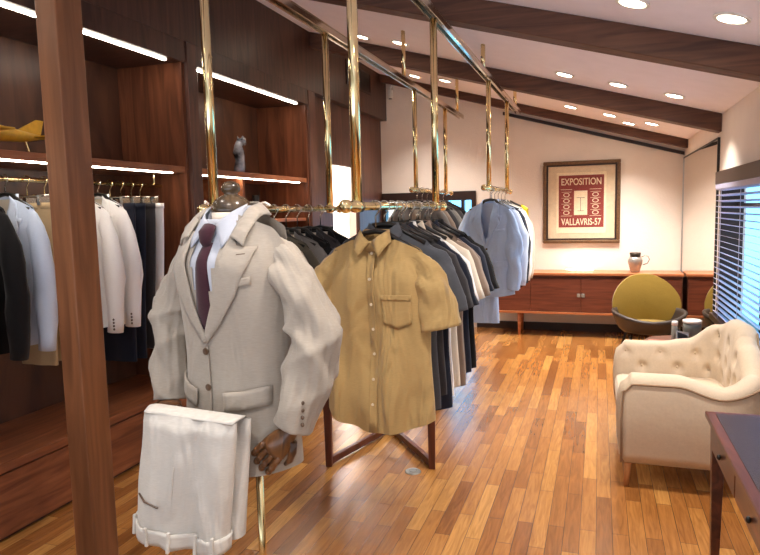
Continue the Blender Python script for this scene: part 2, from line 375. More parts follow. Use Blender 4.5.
# ------------------------------------------------------------------ downlights
def downlight(x, y, label, power=SPOT_W, cone=105):
    z = zc(x); t = thing('downlight', (x, y, z-.004), label, 'ceiling light', 'recessed ceiling downlights')
    t.rotation_euler = (0, math.atan(.285), 0)
    MB().lathe([(.068, .004), (.082, .002), (.082, -.006), (.068, -.008), (.06, -.004)], n=24).build('trim_ring', WHITEP, t)
    MB().lathe([(.002, -.003), (.06, -.003), (.06, -.0055), (.002, -.0055)], n=20).build('lamp_face', DOWN, t)
    ld = bpy.data.lights.new('spot', 'SPOT'); ld.energy = power; ld.color = (1, .9, .8); ld.spot_size = R(cone); ld.spot_blend = .75; ld.shadow_soft_size = .045
    lo = bpy.data.objects.new('downlight_spot', ld); COL.objects.link(lo); lo.parent = t; lo.location = (0, 0, -.02)
    lo.rotation_euler = (0, -math.atan(.285), 0)
for x, y, l in ((.57, 3.45, 'bright round downlight in the ceiling, the largest, near the top right corner of the photo'), (.14, 3.45, 'round downlight at the top edge of the photo, left of the largest one'),
                (.55, 5.69, 'downlight between the two right beams, closest to the window wall'), (.13, 5.69, 'middle one of three downlights between near and middle beam, right of the brass track'), (-.29, 5.7, 'downlight just right of the brass track, between near and middle beam'),
                (.52, 7.6, 'rightmost small downlight between the middle beam and the far beam'), (.30, 7.95, 'small downlight second from right between middle and far beam'), (.09, 7.6, 'small downlight above the framed poster, third from right'), (-.32, 7.6, 'small downlight above the poster frame corner, fourth from right'),
                (-2.11, 5.78, 'downlight on the left by the wood soffit, seen beside the tall brass pole'), (-1.72, 5.72, 'downlight on the left half-hidden by a brass drop rod'),
                (-2.15, 7.75, 'far left downlight under the middle beam beside the security camera'), (-1.74, 7.6, 'far downlight just right of the tall front brass pole')):
    downlight(x, y, l)
downlight(-.2, 1.5, 'unseen downlight added to light the mannequin and tan shirt from the right', SPOT_W*.75, 140)  # this and the following downlights are out of view, added to light the foreground
downlight(-.75, .45, 'unseen downlight added as fill at the front of the shop', SPOT_W*.65, 140)
downlight(.5, 1.2, 'unseen downlight added for light above the writing desk', SPOT_W*.35)
downlight(-1.95, 1.2, 'unseen downlight added for light above the front end of the wardrobe', SPOT_W*.5)
ld = bpy.data.lights.new('side_room_lamp', 'POINT'); ld.energy = 260; ld.color = (1, .95, .88); ld.shadow_soft_size = .2
lo = bpy.data.objects.new('side_room_lamp', ld); COL.objects.link(lo); lo.location = (-3.9, 8.6, 2.4)

# ------------------------------------------------------------------ built-in wardrobe bays along the left wall
YW0, YW1, YD0, YD1, YW2 = .3, 4.0, 4.0, 4.12, 6.03
XBK = -3.36
SHZ, LEDZ = 1.95, 2.66
def bay(y0, y1, label, displ=False, yl=None, yr=None):
    t = thing('wardrobe_bay', (XL, (y0+y1)/2, 0), label, 'wardrobe', 'built-in walnut wardrobe bays'); yc = (y0+y1)/2
    f = lambda m: [m.v.__setitem__(i, (p[0]-XL, p[1]-yc, p[2])) for i, p in enumerate(m.v)] and m
    f(MB().box(XBK-.03, XBK, y0, y1, 0, 2.83)).build('back_panel', WCAB, t)
    f(MB().box(XBK, XL-.02, y0, y0+.03, .39, 2.83)).build('side_panel', WCAB, t)
    f(MB().box(XBK, XL-.02, y1-.03, y1, .39, 2.83)).build('side_panel', WSIDE_LIT, t)
    f(MB().box(XBK, XL, y0, y1, 2.68, 2.83)).build('top_rail', WDARK, t, bevel=.003)
    f(MB().box(XBK, XL, y0, y1, .345, .395)).build('ledge', WCAB_LIT, t, bevel=.004)
    f(MB().box(XBK, XL-.03, y0, y1, 0, .345)).build('base', WCAB, t)
    n = 3 if y1-y0 > 2.5 else 2
    for i in range(n):
        a = y0+(y1-y0)*i/n+.004; b = y0+(y1-y0)*(i+1)/n-.004
        f(MB().box(XL-.03, XL-.008, a, b, .02, .335)).build('drawer_front', WCAB_LIT, t, bevel=.003)
    f(MB().box(XBK, XL-.03, y0+.03, y1-.03, SHZ-.045, SHZ)).build('shelf', WCAB_LIT, t, bevel=.003)
    f(MB().box(XL-.075, XL-.05, y0+.04, y1-.15, SHZ-.052, SHZ-.0455)).build('led_strip', LED, t)
    f(MB().box(XL-.075, XL-.05, y0+.05, y1-.15, 2.671, 2.679)).build('led_strip', LED, t)
    if displ:
        f(MB().box(XBK, XL-.05, 4.78, 4.82, SHZ-.4, SHZ-.046)).build('divider', WCAB_LIT, t, bevel=.003)
        f(MB().box(XBK, XL-.05, y0+.03, y1-.03, SHZ-.43, SHZ-.4)).build('shelf', WCAB_LIT, t, bevel=.003)
    else:
        rl = f(MB().sweep([(-3.04, y0+.03, 1.82), (-3.04, y1-.03, 1.82)], .014)).build('hanging_rail', BRASS, t, smooth=True)
        for y in (y0+.6, (y0+y1)/2+.2, y1-.1): f(MB().sweep([(-3.04, y, 1.82), (-3.04, y, SHZ-.045)], .008)).build('rail_bracket', BRASS, rl)
    return t
bay(YW0, YW1, 'near walnut wardrobe bay with brass rail and lit shelf behind the post')
bay(YD1, YW2, 'far walnut display bay with lit shelf and small cubbies', True)
mb = MB(); mb.box(XBK, XL+.012, YD0+.001, YD1-.001, 0, 2.825); tag(mb.build('pilaster', WPIL, bevel=.004), 'plain walnut pilaster panel between the two wardrobe bays', 'panel', 'walnut pilasters')
mb = MB(); mb.box(XBK, XL+.006, YW2, 6.19, 0, 2.825); tag(mb.build('pilaster', WPIL, bevel=.004), 'walnut pilaster panel at the far end of the display bay', 'panel', 'walnut pilasters')
# vent in the soffit
t = thing('air_vent', (XL+.001, 7.5, 3.22), 'dark rectangular air vent in the wood soffit near the far corner', 'vent')
mb = MB(); mb.box(0, .012, -.42, .42, -.15, -.12); mb.box(0, .012, -.42, .42, .1, .13); mb.box(0, .012, -.42, -.39, -.12, .1); mb.box(0, .012, .39, .42, -.12, .1); mb.build('vent_frame', FRAMEB, t)
mb = MB(); mb.box(0, .002, -.39, .39, -.12, .1)
for i in range(9): mb.box(.002, .009, -.39, .39, -.115+i*.024, -.107+i*.024)
mb.build('louvre', BLACK, t)
# security camera
t = thing('security_camera', (-2.70, YB-.002, 3.28), 'small white security camera on the far wall beside the soffit', 'camera')
MB().box(-.03, .03, -.03, 0, -.04, .04).build('mount', WHITEP, t, bevel=.006)
MB().sweep([(0, -.03, 0), (0, -.09, -.02), (0, -.1, -.06)], .014).build('arm', WHITEP, t, smooth=True)
MB().sweep([(0, -.07, -.06), (0, -.09, -.17)], .035, n=16).build('body', WHITEP, t, smooth=False, bevel=.006)
MB().lathe([(.02, 0), (.024, -.006)], (0, -.092, -.17), n=14).build('lens', BLACK, t)
# picture in the side room
t = thing('picture_frame', (-3.66, 9.898, 1.72), 'dark framed picture in the bright room beyond the doorway', 'picture')
mb = MB(); mb.box(-.24, .24, -.03, 0, .28, .32); mb.box(-.24, .24, -.03, 0, -.32, -.28); mb.box(-.24, -.2, -.03, 0, -.28, .28); mb.box(.2, .24, -.03, 0, -.28, .28); mb.build('frame', FRAMEB, t)
MB().box(-.2, .2, -.012, -.004, -.28, .28).build('print', F_CREAM, t)

# ------------------------------------------------------------------ brass ceiling tracks and hanging rails
def track(x, z, y1, drops, label):
    t = thing('ceiling_track', (x, 3, z), label, 'ceiling track', 'brass ceiling tracks')
    mb = MB(); mb.box(-.028, .028, YF+.1-3, y1-3, .014, .022); mb.box(-.028, -.02, YF+.1-3, y1-3, -.022, .014); mb.box(.02, .028, YF+.1-3, y1-3, -.022, .014)
    mb.box(-.009, .009, YF+.1-3, y1-3, -.004, .004)
    mb.build('channel', CHROME, t, bevel=.002)
    for y in drops: MB().sweep([(0, y-3, .02), (0, y-3, zc(x)-z)], .017).build('drop_rod', BRASS, t, smooth=True)
    return t
XTR, XTL = -.87, -1.53
ZTR, ZTL = 2.655, 2.66
track(XTR, ZTR, 7.38, (.6, 3.0, 5.12, 7.11), 'right polished metal ceiling track running to above the blue suit')
track(XTL, ZTL, 7.5, (.6, 3.0, 5.18, 7.27), 'left polished metal ceiling track running along the wood soffit')
def rail(x, y0, y1, z, poles, zt, label):
    yc = (y0+y1)/2; t = thing('hanging_rail', (x, yc, z), label, 'clothes rail', 'brass rails hung from the ceiling')
    MB().sweep([(0, y0-yc, 0), (0, y1-yc, 0)], .016, n=14).build('rail', BRASS, t, smooth=True)
    for y in (y0, y1): MB().ball((0, y-yc, 0), .026).build('finial', BRASS, t, smooth=True)
    for y in poles:
        p = MB().sweep([(0, y-yc, .012), (0, y-yc, zt-.02-z)], .02, n=14).build('pole', BRASS, t, smooth=True)
        MB().sweep([(0, y-yc-.03, 0), (0, y-yc+.03, 0)], .024, n=14).build('collar', BRASS, p, smooth=True)
rail(XTR, 2.17, 3.70, 1.62, (2.29, 3.53), ZTR, 'brass rail with the tan shirt and many shirts behind it, right in front')
rail(XTL, 2.26, 3.72, 1.62, (2.34, 3.57), ZTL, 'brass rail behind the mannequin carrying dark garments')
rail(XTL, 5.36, 6.90, 1.775, (5.49, 6.66), ZTL, 'far left brass rail in front of the far glazed door, holding grey jackets')
rail(XTR, 5.13, 6.69, 1.765, (5.37, 6.47), ZTR, 'far right brass rail holding the blue suit')

# ------------------------------------------------------------------ garments
def body_funcs(sh, ch, wa, he, length, depth, drop, hemcurve, fold, seed, dtop=.35, neck=.075):
    rnd = random.Random(seed); ph = [rnd.uniform(0, 6.28) for _ in range(6)]
    W = lambda v: pw(v, [(0, sh), (.22, ch), (.55, wa), (1, he)])
    zt = lambda u: -drop*max(0, (abs(u)*sh-neck)/(sh-neck))**1.15 - .035*max(0, (abs(u)-.86)/.14)**2
    zb = lambda u: -length + hemcurve*(abs(u)**2)
    def dep(v): return depth*pw(v, [(0, dtop), (.2, 1), (.6, .85), (1, .95)])
    def fy(u, v, sgn=-1):
        x = u*W(v)
        base = dep(v)*max(0, 1-abs(u)**2.6)**.55
        sh_ = lambda q: (1-abs(sin(q)))**1.7-.35
        fo = fold*pw(v, [(0, .1), (.3, .5), (1, 1)])*(-.9*sh_(x*13+ph[3]+v*.9)+.7*sh_(x*19+ph[4]-v*1.6)*min(1, v*1.5)+sin(x*26+ph[0]+v*2.2)+.6*sin(x*47+ph[1]-v*3)+.5*sin(v*11+x*9+ph[2])*.8)
        return sgn*base + fo*(1-abs(u)**4)
    def P(u, v, sgn): return (u*W(v), fy(u, v, sgn), lerp(zt(u), zb(u), v))
    def yf(x, z):
        v = .3
        for _ in range(8):
            u = max(-1, min(1, x/W(v))); v = max(0, min(1, (z-zt(u))/(zb(u)-zt(u))))
        return fy(max(-1, min(1, x/W(v))), v)
    return P, yf
def body_mesh(P, nu=28, nv=26, cut=None, neckfront=.07, neck=.075, sh=.22):
    mb = MB()
    W = 2*nu
    for j in range(nv+1):
        v = j/nv
        for k in range(W):
            if k <= nu: u = -cos(pi*k/nu); p = P(u, v, -1)
            else: u = cos(pi*(k-nu)/nu); p = P(u, v, 1)
            if abs(p[0]) < neck and k <= nu and neckfront:      # scooped front neck
                dz = -neckfront*sqrt(max(0, 1-(p[0]/neck)**2))*max(0, 1-v*3)
                p = (p[0], p[1], p[2]+dz)
            mb.v.append(p)
    for j in range(nv):
        for k in range(W):
            a = j*W+k; b = j*W+(k+1) % W
            if cut and k < nu:
                c = [mb.v[i] for i in (a, b, b+W, a+W)]; cx = sum(q[0] for q in c)/4; cz = sum(q[2] for q in c)/4
                if cut(cx, cz): continue
            mb.f.append((a, b, b+W, a+W))
    return mb
def sleeve_mesh(pts, rad, seed=0, fold=.006, n=20, side=(0, 1, 0), sub=5, crease=0):
    rnd = random.Random(seed); ph = [rnd.uniform(0, 6.28) for _ in range(4)]
    P2, R2 = [], []; N = len(pts)
    V = [Vector(p) for p in pts]
    def cat(a, b, c, d, t): return .5*((2*b)+(c-a)*t+(2*a-5*b+4*c-d)*t*t+(3*b-a-3*c+d)*t**3)
    for i in range(N-1):
        a, b, c, d = V[max(i-1, 0)], V[i], V[i+1], V[min(i+2, N-1)]
        for s in range(sub):
            t = s/sub; P2.append(cat(a, b, c, d, t))
            R2.append(tuple(lerp(rad[i][k], rad[i+1][k], t) for k in (0, 1)))
    P2.append(V[-1]); R2.append(rad[-1])
    d = (P2[-1]-P2[-2]).normalized()
    mb = MB(); mb.sweep(P2+[P2[-1]-d*.004, P2[-1]-d*.03], R2+[tuple(r*.86 for r in R2[-1]), tuple(r*.8 for r in R2[-1])], n=n, caps=True, side=side)
    M = len(P2)
    for i in range(M):
        s = i/(M-1); c = P2[i]
        for k in range(n):
            q = Vector(mb.v[i*n+k]); dd = (q-c); L = dd.length or 1
            f = fold*min(1, (1-s)*6+.25)*min(1, s*2.6+.05)*(sin(2*pi*k/n*2+s*16+ph[0])+.8*sin(s*27+ph[1]+k*.5)+.5*sin(k*1.9+s*9+ph[2]))
            if crease:      # sharp diagonal drag lines gathering at the elbow
                g = sin(pi*(s*3.3+2.0*k/n)+ph[3]); g2 = sin(pi*(s*5.2-2.0*k/n)+ph[0])
                f += crease*max(0, min(1, (s-.1)*2.5))*(((1-abs(g))**1.6-.4)+((1-abs(g2))**1.6-.4)*(.25+.75*math.exp(-((s-.62)/.2)**2)))
            mb.v[i*n+k] = tuple(c+dd*(1+f/L))
    return mb
def hanger(x, y, zr, zn, half, label, group, mat=BLACK, rz=0):
    t = thing('clothes_hanger', (x, y, zr), label, 'hanger', group, rz)
    h = zr-zn
    mb = MB(); mb.sweep([(-half, 0, -h-.055), (-half*.55, 0, -h-.012), (-.05, 0, -h+.02), (0, 0, -h+.028), (.05, 0, -h+.02), (half*.55, 0, -h-.012), (half, 0, -h-.055)], [(.011, .014)]*7, n=8)
    mb.build('hanger_arm', mat, t, smooth=True)
    top = .022
    pts = [(0, 0, -h+.02), (0, 0, -.04), (.012, 0, -.024), (.0255, 0, -.004)]+[(.024*cos(a), 0, .002+.022*sin(a)) for a in (.5, 1.1, 1.7, 2.3, 2.8)]
    MB().sweep(pts, .0035, n=6).build('hook', HOOK, t, smooth=True)
    return t
GW = {}
def garment(name, label, cat, group, M, x, y, zn, length=.8, sh=.215, ch=.25, wa=.245, he=.265, depth=.055, drop=.055, sleeve='long', fold=.008, seed=0, rz=0, hemcurve=.03, style='shirt', hang=True, zr=None, slen=None, collar=True, hgroup=None, hmat=None, hlabel=None, spread=0., lite=False, mcollar=None, cuffs=False):
    t = thing(name, (x, y, zn), label, cat, group, rz)
    P, yf = body_funcs(sh, ch, wa, he, length, depth, drop, hemcurve, fold, seed)
    nb = (18, 14) if lite else (28, 26)
    cut = None
    if style == 'jacket':
        cut = lambda px, pz: pz > -.34 and abs(px) < .07*(1-(-pz/.34))+.0
    body_mesh(P, *nb, cut=cut, neckfront=0 if style == 'jacket' else .05, sh=sh).build('body', M, t, smooth=True)
    for s in (-1, 1):
        if sleeve == 'short':
            L = slen or .25; ky = depth*1.05
            pts = [(s*(sh-.1), 0, -drop*.5-.06), (s*(sh-.03), 0, -drop-.045), (s*(sh+.015+spread*.5), .0, -drop-.13), (s*(sh+.05+spread), .0, -drop-.05-L)]
            rad = [(ky*.2, .03), (ky*.4, .045), (ky*.8, .078), (ky*.9, .084)]
        else:
            L = slen or .58; ky = min(.06, depth*1.05)
            pts = [(s*(sh-.1), 0, -drop*.5-.06), (s*(sh-.03), 0, -drop-.045), (s*(sh+.02+spread*.4), .0, -drop-L*.35), (s*(sh+.03+spread), -.004, -drop-L*.68), (s*(sh+.02+spread), -.01, -drop-L)]
            rad = [(ky*.2, .03), (ky*.4, .045), (ky, .066), (ky*.9, .06), (ky*.75, .05)]
        so = sleeve_mesh(pts, rad, seed*3+s, fold=.005, n=12 if lite else 24, sub=3 if lite else 8, crease=0 if lite else .006).build('sleeve', M, t, smooth=True)
        if cuffs and s > 0:
            e_ = pts[-1]
            for k in range(4): MB().ball((e_[0]+.022, e_[1]-rad[-1][0]*.92, e_[2]+.025+.02*k), (.007, .005, .007), n=8).build('cuff_button', BTN, so, smooth=True)
    cm = mcollar or M; ck = .5 if depth < .05 else 1
    if style == 'shirt' and collar:
        # stand and two pointed leaves
        fn = lambda a, b: ((.062+.018*b)*cos(a*2*pi-pi/2), (.048+.014*b)*sin(a*2*pi-pi/2)*1.0-.0, -.052*max(0, -sin(a*2*pi-pi/2))*1.0+.038-.0*b)
        mb = MB(); mb.grid(lambda a, b: ((.058)*cos(2*pi*a), ck*.045*sin(2*pi*a), (-.045 if sin(2*pi*a) < 0 else 0)*abs(sin(2*pi*a))**.8-.008+b*.042), 24, 2, wrap=True)
        c = mb.build('collar', cm, t, smooth=True, solid=.003)
        for s in (-1, 1):
            mb = MB()
            def leaf(a, b, s=s):
                q0 = (s*.004, -.051*ck, -.014); q1 = (s*.066, -.012*ck, .034); r0_ = (s*.046, -.076*ck, -.072); r1_ = (s*.085, -.03*ck, -.012)
                A = [lerp(q0[i], q1[i], a) for i in range(3)]; B = [lerp(r0_[i], r1_[i], a) for i in range(3)]
                p = [lerp(A[i], B[i], b) for i in range(3)]; p[1] -= .012*ck*sin(pi*a); return p
            mb.grid(leaf, 6, 4); mb.build('collar_leaf', cm, c, smooth=True, solid=.004)
        if not lite:
            mb = MB(); patch(mb, [(-.017, -.05), (.017, -.05), (.017, -length+.005), (-.017, -length+.005)], yf, .0045)
            pk = mb.build('placket', M, t, smooth=True, solid=.003)
            for i in range(7):
                z = -.06-i*(length-.14)/6.4
                b_ = MB().lathe([(.0015, -.0015), (.0062, -.0015), (.0062, .0012), (.0015, .0012)], n=12).build('button', BTNL, t)
                b_.location = (0, yf(0, z)-.0085, z); b_.rotation_euler = (pi/2, 0, 0)
            mb = MB(); patch(mb, [(.06, -.225), (.175, -.225), (.175, -.335), (.1175, -.36), (.06, -.335)], yf, .005); pc = mb.build('chest_pocket', M, t, smooth=True, solid=.003)
            mb = MB(); patch(mb, [(.058, -.222), (.177, -.222), (.177, -.243), (.058, -.243)], yf, .0085); mb.build('pocket_hem', M, pc, smooth=True, solid=.003)
    if style == 'jacket':
        for s in (-1, 1):
            mb = MB(); patch(mb, [(s*.055, .018), (s*.095, -.02), (s*.1, -.1), (s*.138, -.105), (s*.128, -.16), (s*.01, -.345), (s*.0, -.335), (s*.035, -.2), (s*.05, -.05)], yf, .006)
            mb.build('lapel', M, t, smooth=True, solid=.004)
        mb = MB(); mb.grid(lambda a, b: (.075*cos(pi*a), .045*sin(pi*a)+.0, -.012+.04*b), 14, 2); mb.build('collar', M, t, smooth=True, solid=.006)
        for k in range(2):
            b_ = MB().lathe([(.001, -.002), (.0085, -.002), (.0085, .002), (.001, .002)], n=12).build('button', BTN, t)
            b_.location = (.006, yf(0, -.37-k*.1)-.008, -.37-k*.1); b_.rotation_euler = (pi/2, 0, 0)
        if not lite:
            for s in (-1, 1):
                mb = MB(); patch(mb, [(s*.07, -.47), (s*.19, -.455), (s*.19, -.505), (s*.07, -.52)], yf, .007); mb.build('pocket_flap', M, t, smooth=True, solid=.004)
            mb = MB(); patch(mb, [(.085, -.215), (.165, -.205), (.165, -.225), (.085, -.235)], yf, .006); mb.build('breast_pocket', M, t, smooth=True, solid=.003)
        mb = MB(); mb.grid(lambda a, b: (lerp(-.1, .1, a)*(1-.6*b), .012, lerp(-.0, -.4, b)), 6, 6); mb.build('lining', mcollar or F_CREAM, t, solid=.002)
    if hang:
        hanger(x, y, zr, zn, sh-.03, hlabel, hgroup, hmat or BLACK, rz)
    return t
# --- right front rail
ZR = 1.62; G = 'shirts on the right front rail'; HG = 'hangers on the right front rail'
garment('shirt', 'tan short-sleeved shirt with chest pocket, hanging at the front of the right rail', 'shirt', G, F_TAN, XTR+.01, 2.47, 1.492, length=.80, sh=.218, ch=.238, wa=.235, he=.25, depth=.065, rz=R(-9), sleeve='short', fold=.02, seed=3, hemcurve=.07, zr=ZR, hlabel='black hanger holding the tan shirt at the front of the rail', hgroup=HG, spread=.012)
shirts = [(2.635, F_SLATE, 'slate grey short-sleeved shirt directly behind the tan shirt', 'short', .80), (2.715, F_CHAR, 'charcoal shirt second behind the tan shirt', 'short', .76), (2.79, F_NAVY, 'long dark navy shirt, third behind the tan shirt', 'short', .84),
          (2.90, F_WHITE, 'white shirt behind the dark navy one on the right front rail', 'short', .82), (3.0, F_CREAM, 'cream shirt behind the white shirt on the right front rail', 'short', .80), (3.1, F_TAUPE, 'taupe long-sleeved shirt behind the cream shirt', 'short', .82),
          (3.19, F_BROWN, 'grey-brown shirt in front of the last dark shirts on the rail', 'short', .82), (3.29, F_NAVY, 'navy shirt near the far end of the right front rail', 'short', .8), (3.39, F_BLACK, 'black shirt second from the far end of the right front rail', 'short', .8)]
for i, (y, M_, lab, sl, ln) in enumerate(shirts):
    garment('shirt', lab.replace('long-sleeved', 'short-sleeved'), 'shirt', G, M_, XTR+.008*((i % 3)-1), y, 1.517, length=ln, sh=.212, ch=.235, wa=.225, he=.24, depth=.03, sleeve=sl, fold=.0035, seed=20+i, zr=ZR, hlabel='black hanger carrying the '+lab.split(' shirt')[0].replace('long-sleeved', 'short-sleeved')+' shirt, number '+'second third fourth fifth sixth seventh eighth ninth tenth'.split()[i]+' from the front', hgroup=HG, lite=i > 0, spread=.02)
# --- left front rail
G = 'dark garments on the rail behind the mannequin'; HG = 'hangers on the rail behind the mannequin'
for i, (y, M_, lab) in enumerate([(2.62, F_CREAM, 'cream jacket right behind the mannequin shoulder'), (2.74, F_TAUPE, 'taupe jacket behind the cream jacket on the left rail'), (2.86, F_OLIVEG, 'grey-olive jacket in the middle of the left rail'), (2.99, F_GREY, 'mid-grey jacket in front of the black ones on the left rail'), (3.12, F_BLACK, 'black jacket nearest the grey one on the left rail'), (3.26, F_CHAR, 'charcoal jacket between two black jackets on the left rail'), (3.42, F_BLACK, 'black jacket at the far end of the left rail')]):
    garment('jacket', lab, 'jacket', G, M_, XTL, y, 1.49, length=.76, sh=.195, ch=.215, wa=.21, he=.22, depth=.045, sleeve='long', fold=.004, seed=50+i, zr=ZR, style='jacket', hlabel='black hanger under the '+lab.split(' jacket')[0]+' jacket, '+'first second third fourth fifth sixth last'.split()[i]+' along the left rail', hgroup=HG, lite=True)
# --- far left rail
G = 'grey jackets on the far left rail'; HG = 'hangers on the far left rail'
for i, (y, M_, lab) in enumerate([(5.45, F_GREY, 'light grey jacket at the front of the far left rail'), (5.62, F_TAUPE, 'brownish grey jacket second on the far left rail'), (5.80, F_CHAR, 'charcoal jacket third on the far left rail'), (6.0, F_GREY, 'mid-grey jacket fourth on the far left rail'), (6.22, F_CHAR, 'dark grey jacket fifth on the far left rail'), (6.45, F_BLACK, 'near-black jacket at the back of the far left rail')]):
    garment('jacket', lab, 'jacket', G, M_, XTL+.02, y, 1.655, length=.80, sh=.225, ch=.24, wa=.235, he=.25, depth=.045, sleeve='long', fold=.005, seed=70+i, spread=.02, zr=1.775, style='jacket', hlabel='dark hanger in the '+lab, hgroup=HG, lite=True)
# --- far right rail
G = 'jackets on the far right rail'; HG = 'hangers on the far right rail'
ZN = 1.645
garment('jacket', 'light blue suit jacket facing forward at the front of the far right rail', 'jacket', G, F_BLUE, XTR+.03, 5.24, ZN, length=.76, sh=.195, ch=.215, wa=.20, he=.225, depth=.07, rz=R(-24), sleeve='long', fold=.008, seed=90, zr=1.765, style='jacket', hlabel='navy hanger holding the light blue suit jacket', hgroup=HG, mcollar=F_SKY, slen=.64)
for i, (y, M_, lab) in enumerate([(5.50, F_SKY, 'pale blue jacket just behind the light blue suit jacket'), (5.68, F_NAVY, 'navy jacket between pale blue and white jackets'), (5.88, F_WHITE, 'white jacket behind the navy jacket near the poster'), (6.08, F_CREAM, 'cream jacket last on the far right rail')]):
    garment('jacket', lab, 'jacket', G, M_, XTR, y, ZN, length=.76, sh=.215, ch=.235, wa=.225, he=.24, depth=.05, sleeve='long', fold=.006, seed=100+i, zr=1.765, style='jacket', hlabel='dark hanger in the '+lab, hgroup=HG, lite=True, slen=.64, spread=.0)
hanger(XTR, 6.32, 1.765, ZN, .2, 'last hanger on the far right rail, with a yellow scarf over it', HG)
t = thing('scarf', (XTR+.185, 6.32, 1.594), 'small yellow scarf showing beyond the white jackets by the poster', 'scarf')
MB().grid(lambda a, b: (lerp(-.03, .03, a)+.006*sin(b*5), .024*cos(pi*min(1, max(0, b*3-1)))*1.0, .018*sin(pi*min(1, max(0, b*3-1)))-.16*max(0, abs(b-.5)*3-.5)-.10*(a-.5)*.4), 8, 24).build('cloth', F_YEL, t, smooth=True, solid=.006)

# trousers hung from a clamp hanger
def hung_trousers(x, y, zr, length, M_, label, group, hgroup, rz=0, wtop=.19, wbot=.13, name='trousers', bar=True, depth=.03):
    t = thing(name, (x, y, zr-.13), label, 'trousers', group, rz)
    mb = MB(); nu, nv = 20, 16
    def P(a, b):
        q = 2*pi*a; W_ = lerp(wtop, wbot, b); d = depth*(1-.2*b)
        return (W_*cos(q), d*sin(q)*abs(sin(q))**-.3 if abs(sin(q)) > 1e-3 else 0, -length*b+.0)
    mb.grid(P, nu, nv, wrap=True)
    for i in range(len(mb.v)):
        p = mb.v[i]; mb.v[i] = (p[0], p[1]+.006*sin(p[0]*50+p[2]*3), p[2])
    mb.build('legs', M_, t, smooth=True)
    MB().grid(lambda a, b: ((wtop+.004)*cos(2*pi*a), (depth+.004)*sin(2*pi*a), .0-.035*b), 20, 1, wrap=True).build('waistband', M_, t, smooth=True, solid=.003)
    if bar:
        h = thing('clamp_hanger', (x, y, zr), 'clip hanger gripping the '+label, 'hanger', hgroup, rz)
        MB().sweep([(-wtop*.8, 0, -.09), (wtop*.8, 0, -.09)], .006, n=8).build('bar', HOOK, h, smooth=True)
        pts = [(0, 0, -.09), (0, 0, -.04), (.012, 0, -.024), (.0255, 0, -.004)]+[(.024*cos(a), 0, .002+.022*sin(a)) for a in (.5, 1.1, 1.7, 2.3, 2.8)]
        MB().sweep(pts, .0035, n=6).build('hook', BRASS, h, smooth=True)
        for s in (-1, 1): MB().box(s*wtop*.6-.012, s*wtop*.6+.012, -depth-.006, depth+.006, -.145, -.085).build('clip', HOOK, h, bevel=.003)
    return t
hung_trousers(XTR-.06, 5.31, 1.05, .27, F_BLUE, 'light blue trouser legs showing below the blue suit jacket', None, None, bar=False, wtop=.14, wbot=.15, depth=.03)

# --- wardrobe rail
XW = -3.04; ZW = 1.82
HG = 'hangers in the wardrobe'; G = 'jackets in the wardrobe'
for i, (y, M_, lab, ln, zn) in enumerate([(2.30, F_BLACK, 'black jacket at the far left edge of the wardrobe', .80, 1.70), (2.48, F_BLACK, 'second black jacket, next to the pale blue shirt', .80, 1.70), (2.66, F_SKY, 'pale blue shirt jacket right of the black jackets', .80, 1.71),
                                      (3.18, F_WHITE, 'white jacket just right of the post in the wardrobe', .80, 1.71), (3.34, F_WHITE, 'white jacket with sleeve buttons, rightmost jacket in the wardrobe', .82, 1.72)]):
    garment('jacket', lab, 'jacket', G, M_, XW, y, zn, length=ln, sh=.2, ch=.215, wa=.21, he=.22, depth=.05, sleeve='long', fold=.006, seed=130+i, zr=ZW, style='jacket', hlabel='dark hanger in the '+lab, hgroup=HG, lite=True, slen=.76, cuffs=M_ is F_WHITE)
G = 'trousers in the wardrobe'
for y, M_, lab, L in [(2.80, F_BEIGE, 'beige trousers beside the pale blue shirt jacket', .92), (2.92, F_BEIGE, 'second beige trousers next to the post', .92), (3.45, F_NAVY, 'navy trousers beside the white jacket', 1.05), (3.55, F_NAVY, 'navy trousers left of the white trousers', 1.05), (3.65, F_CHAR, 'charcoal trousers in front of the white trousers', 1.0), (3.74, F_WHITE, 'white trousers at the right end of the wardrobe rail', 1.02)]:
    hung_trousers(XW, y, ZW, L, M_, lab, G, 'clip hangers in the wardrobe')

# ------------------------------------------------------------------ mannequin with suit
mx, my = -1.02, 1.65; RZ = R(-15)
t = thing('mannequin', (mx, my, 0), 'tailor mannequin on a pole with dark wooden neck cap and jointed wooden hands', 'mannequin', rz=RZ)
MB().lathe([(.060, 1.5), (.058, 1.56), (.056, 1.59), (.056, 1.607)], n=24, sy=1.05).build('neck', F_CREAM, t, smooth=True)
cap = [(.058, 1.618), (.066, 1.624), (.067, 1.637), (.06, 1.656), (.044, 1.671), (.024, 1.679), (.022, 1.684), (.03, 1.692), (.032, 1.702), (.027, 1.715), (.012, 1.723), (.002, 1.725)]
MB().lathe([(r_*.88, 1.602+(z-1.618)*.9) for r_, z in cap], n=24).build('neck_cap', WCAP, t, smooth=True)
MB().ball((0, 0, 1.25), (.12, .07, .28)).build('torso', F_CREAM, t, smooth=True)
MB().sweep([(.035, .03, .03), (.035, .03, 1.0)], .012).build('stand_pole', BRASS, t, smooth=True)
MB().lathe([(.16, 0), (.16, .012), (.1, .02), (.02, .034)], (.035, .03, 0), n=32).build('stand_base', WCAP, t)
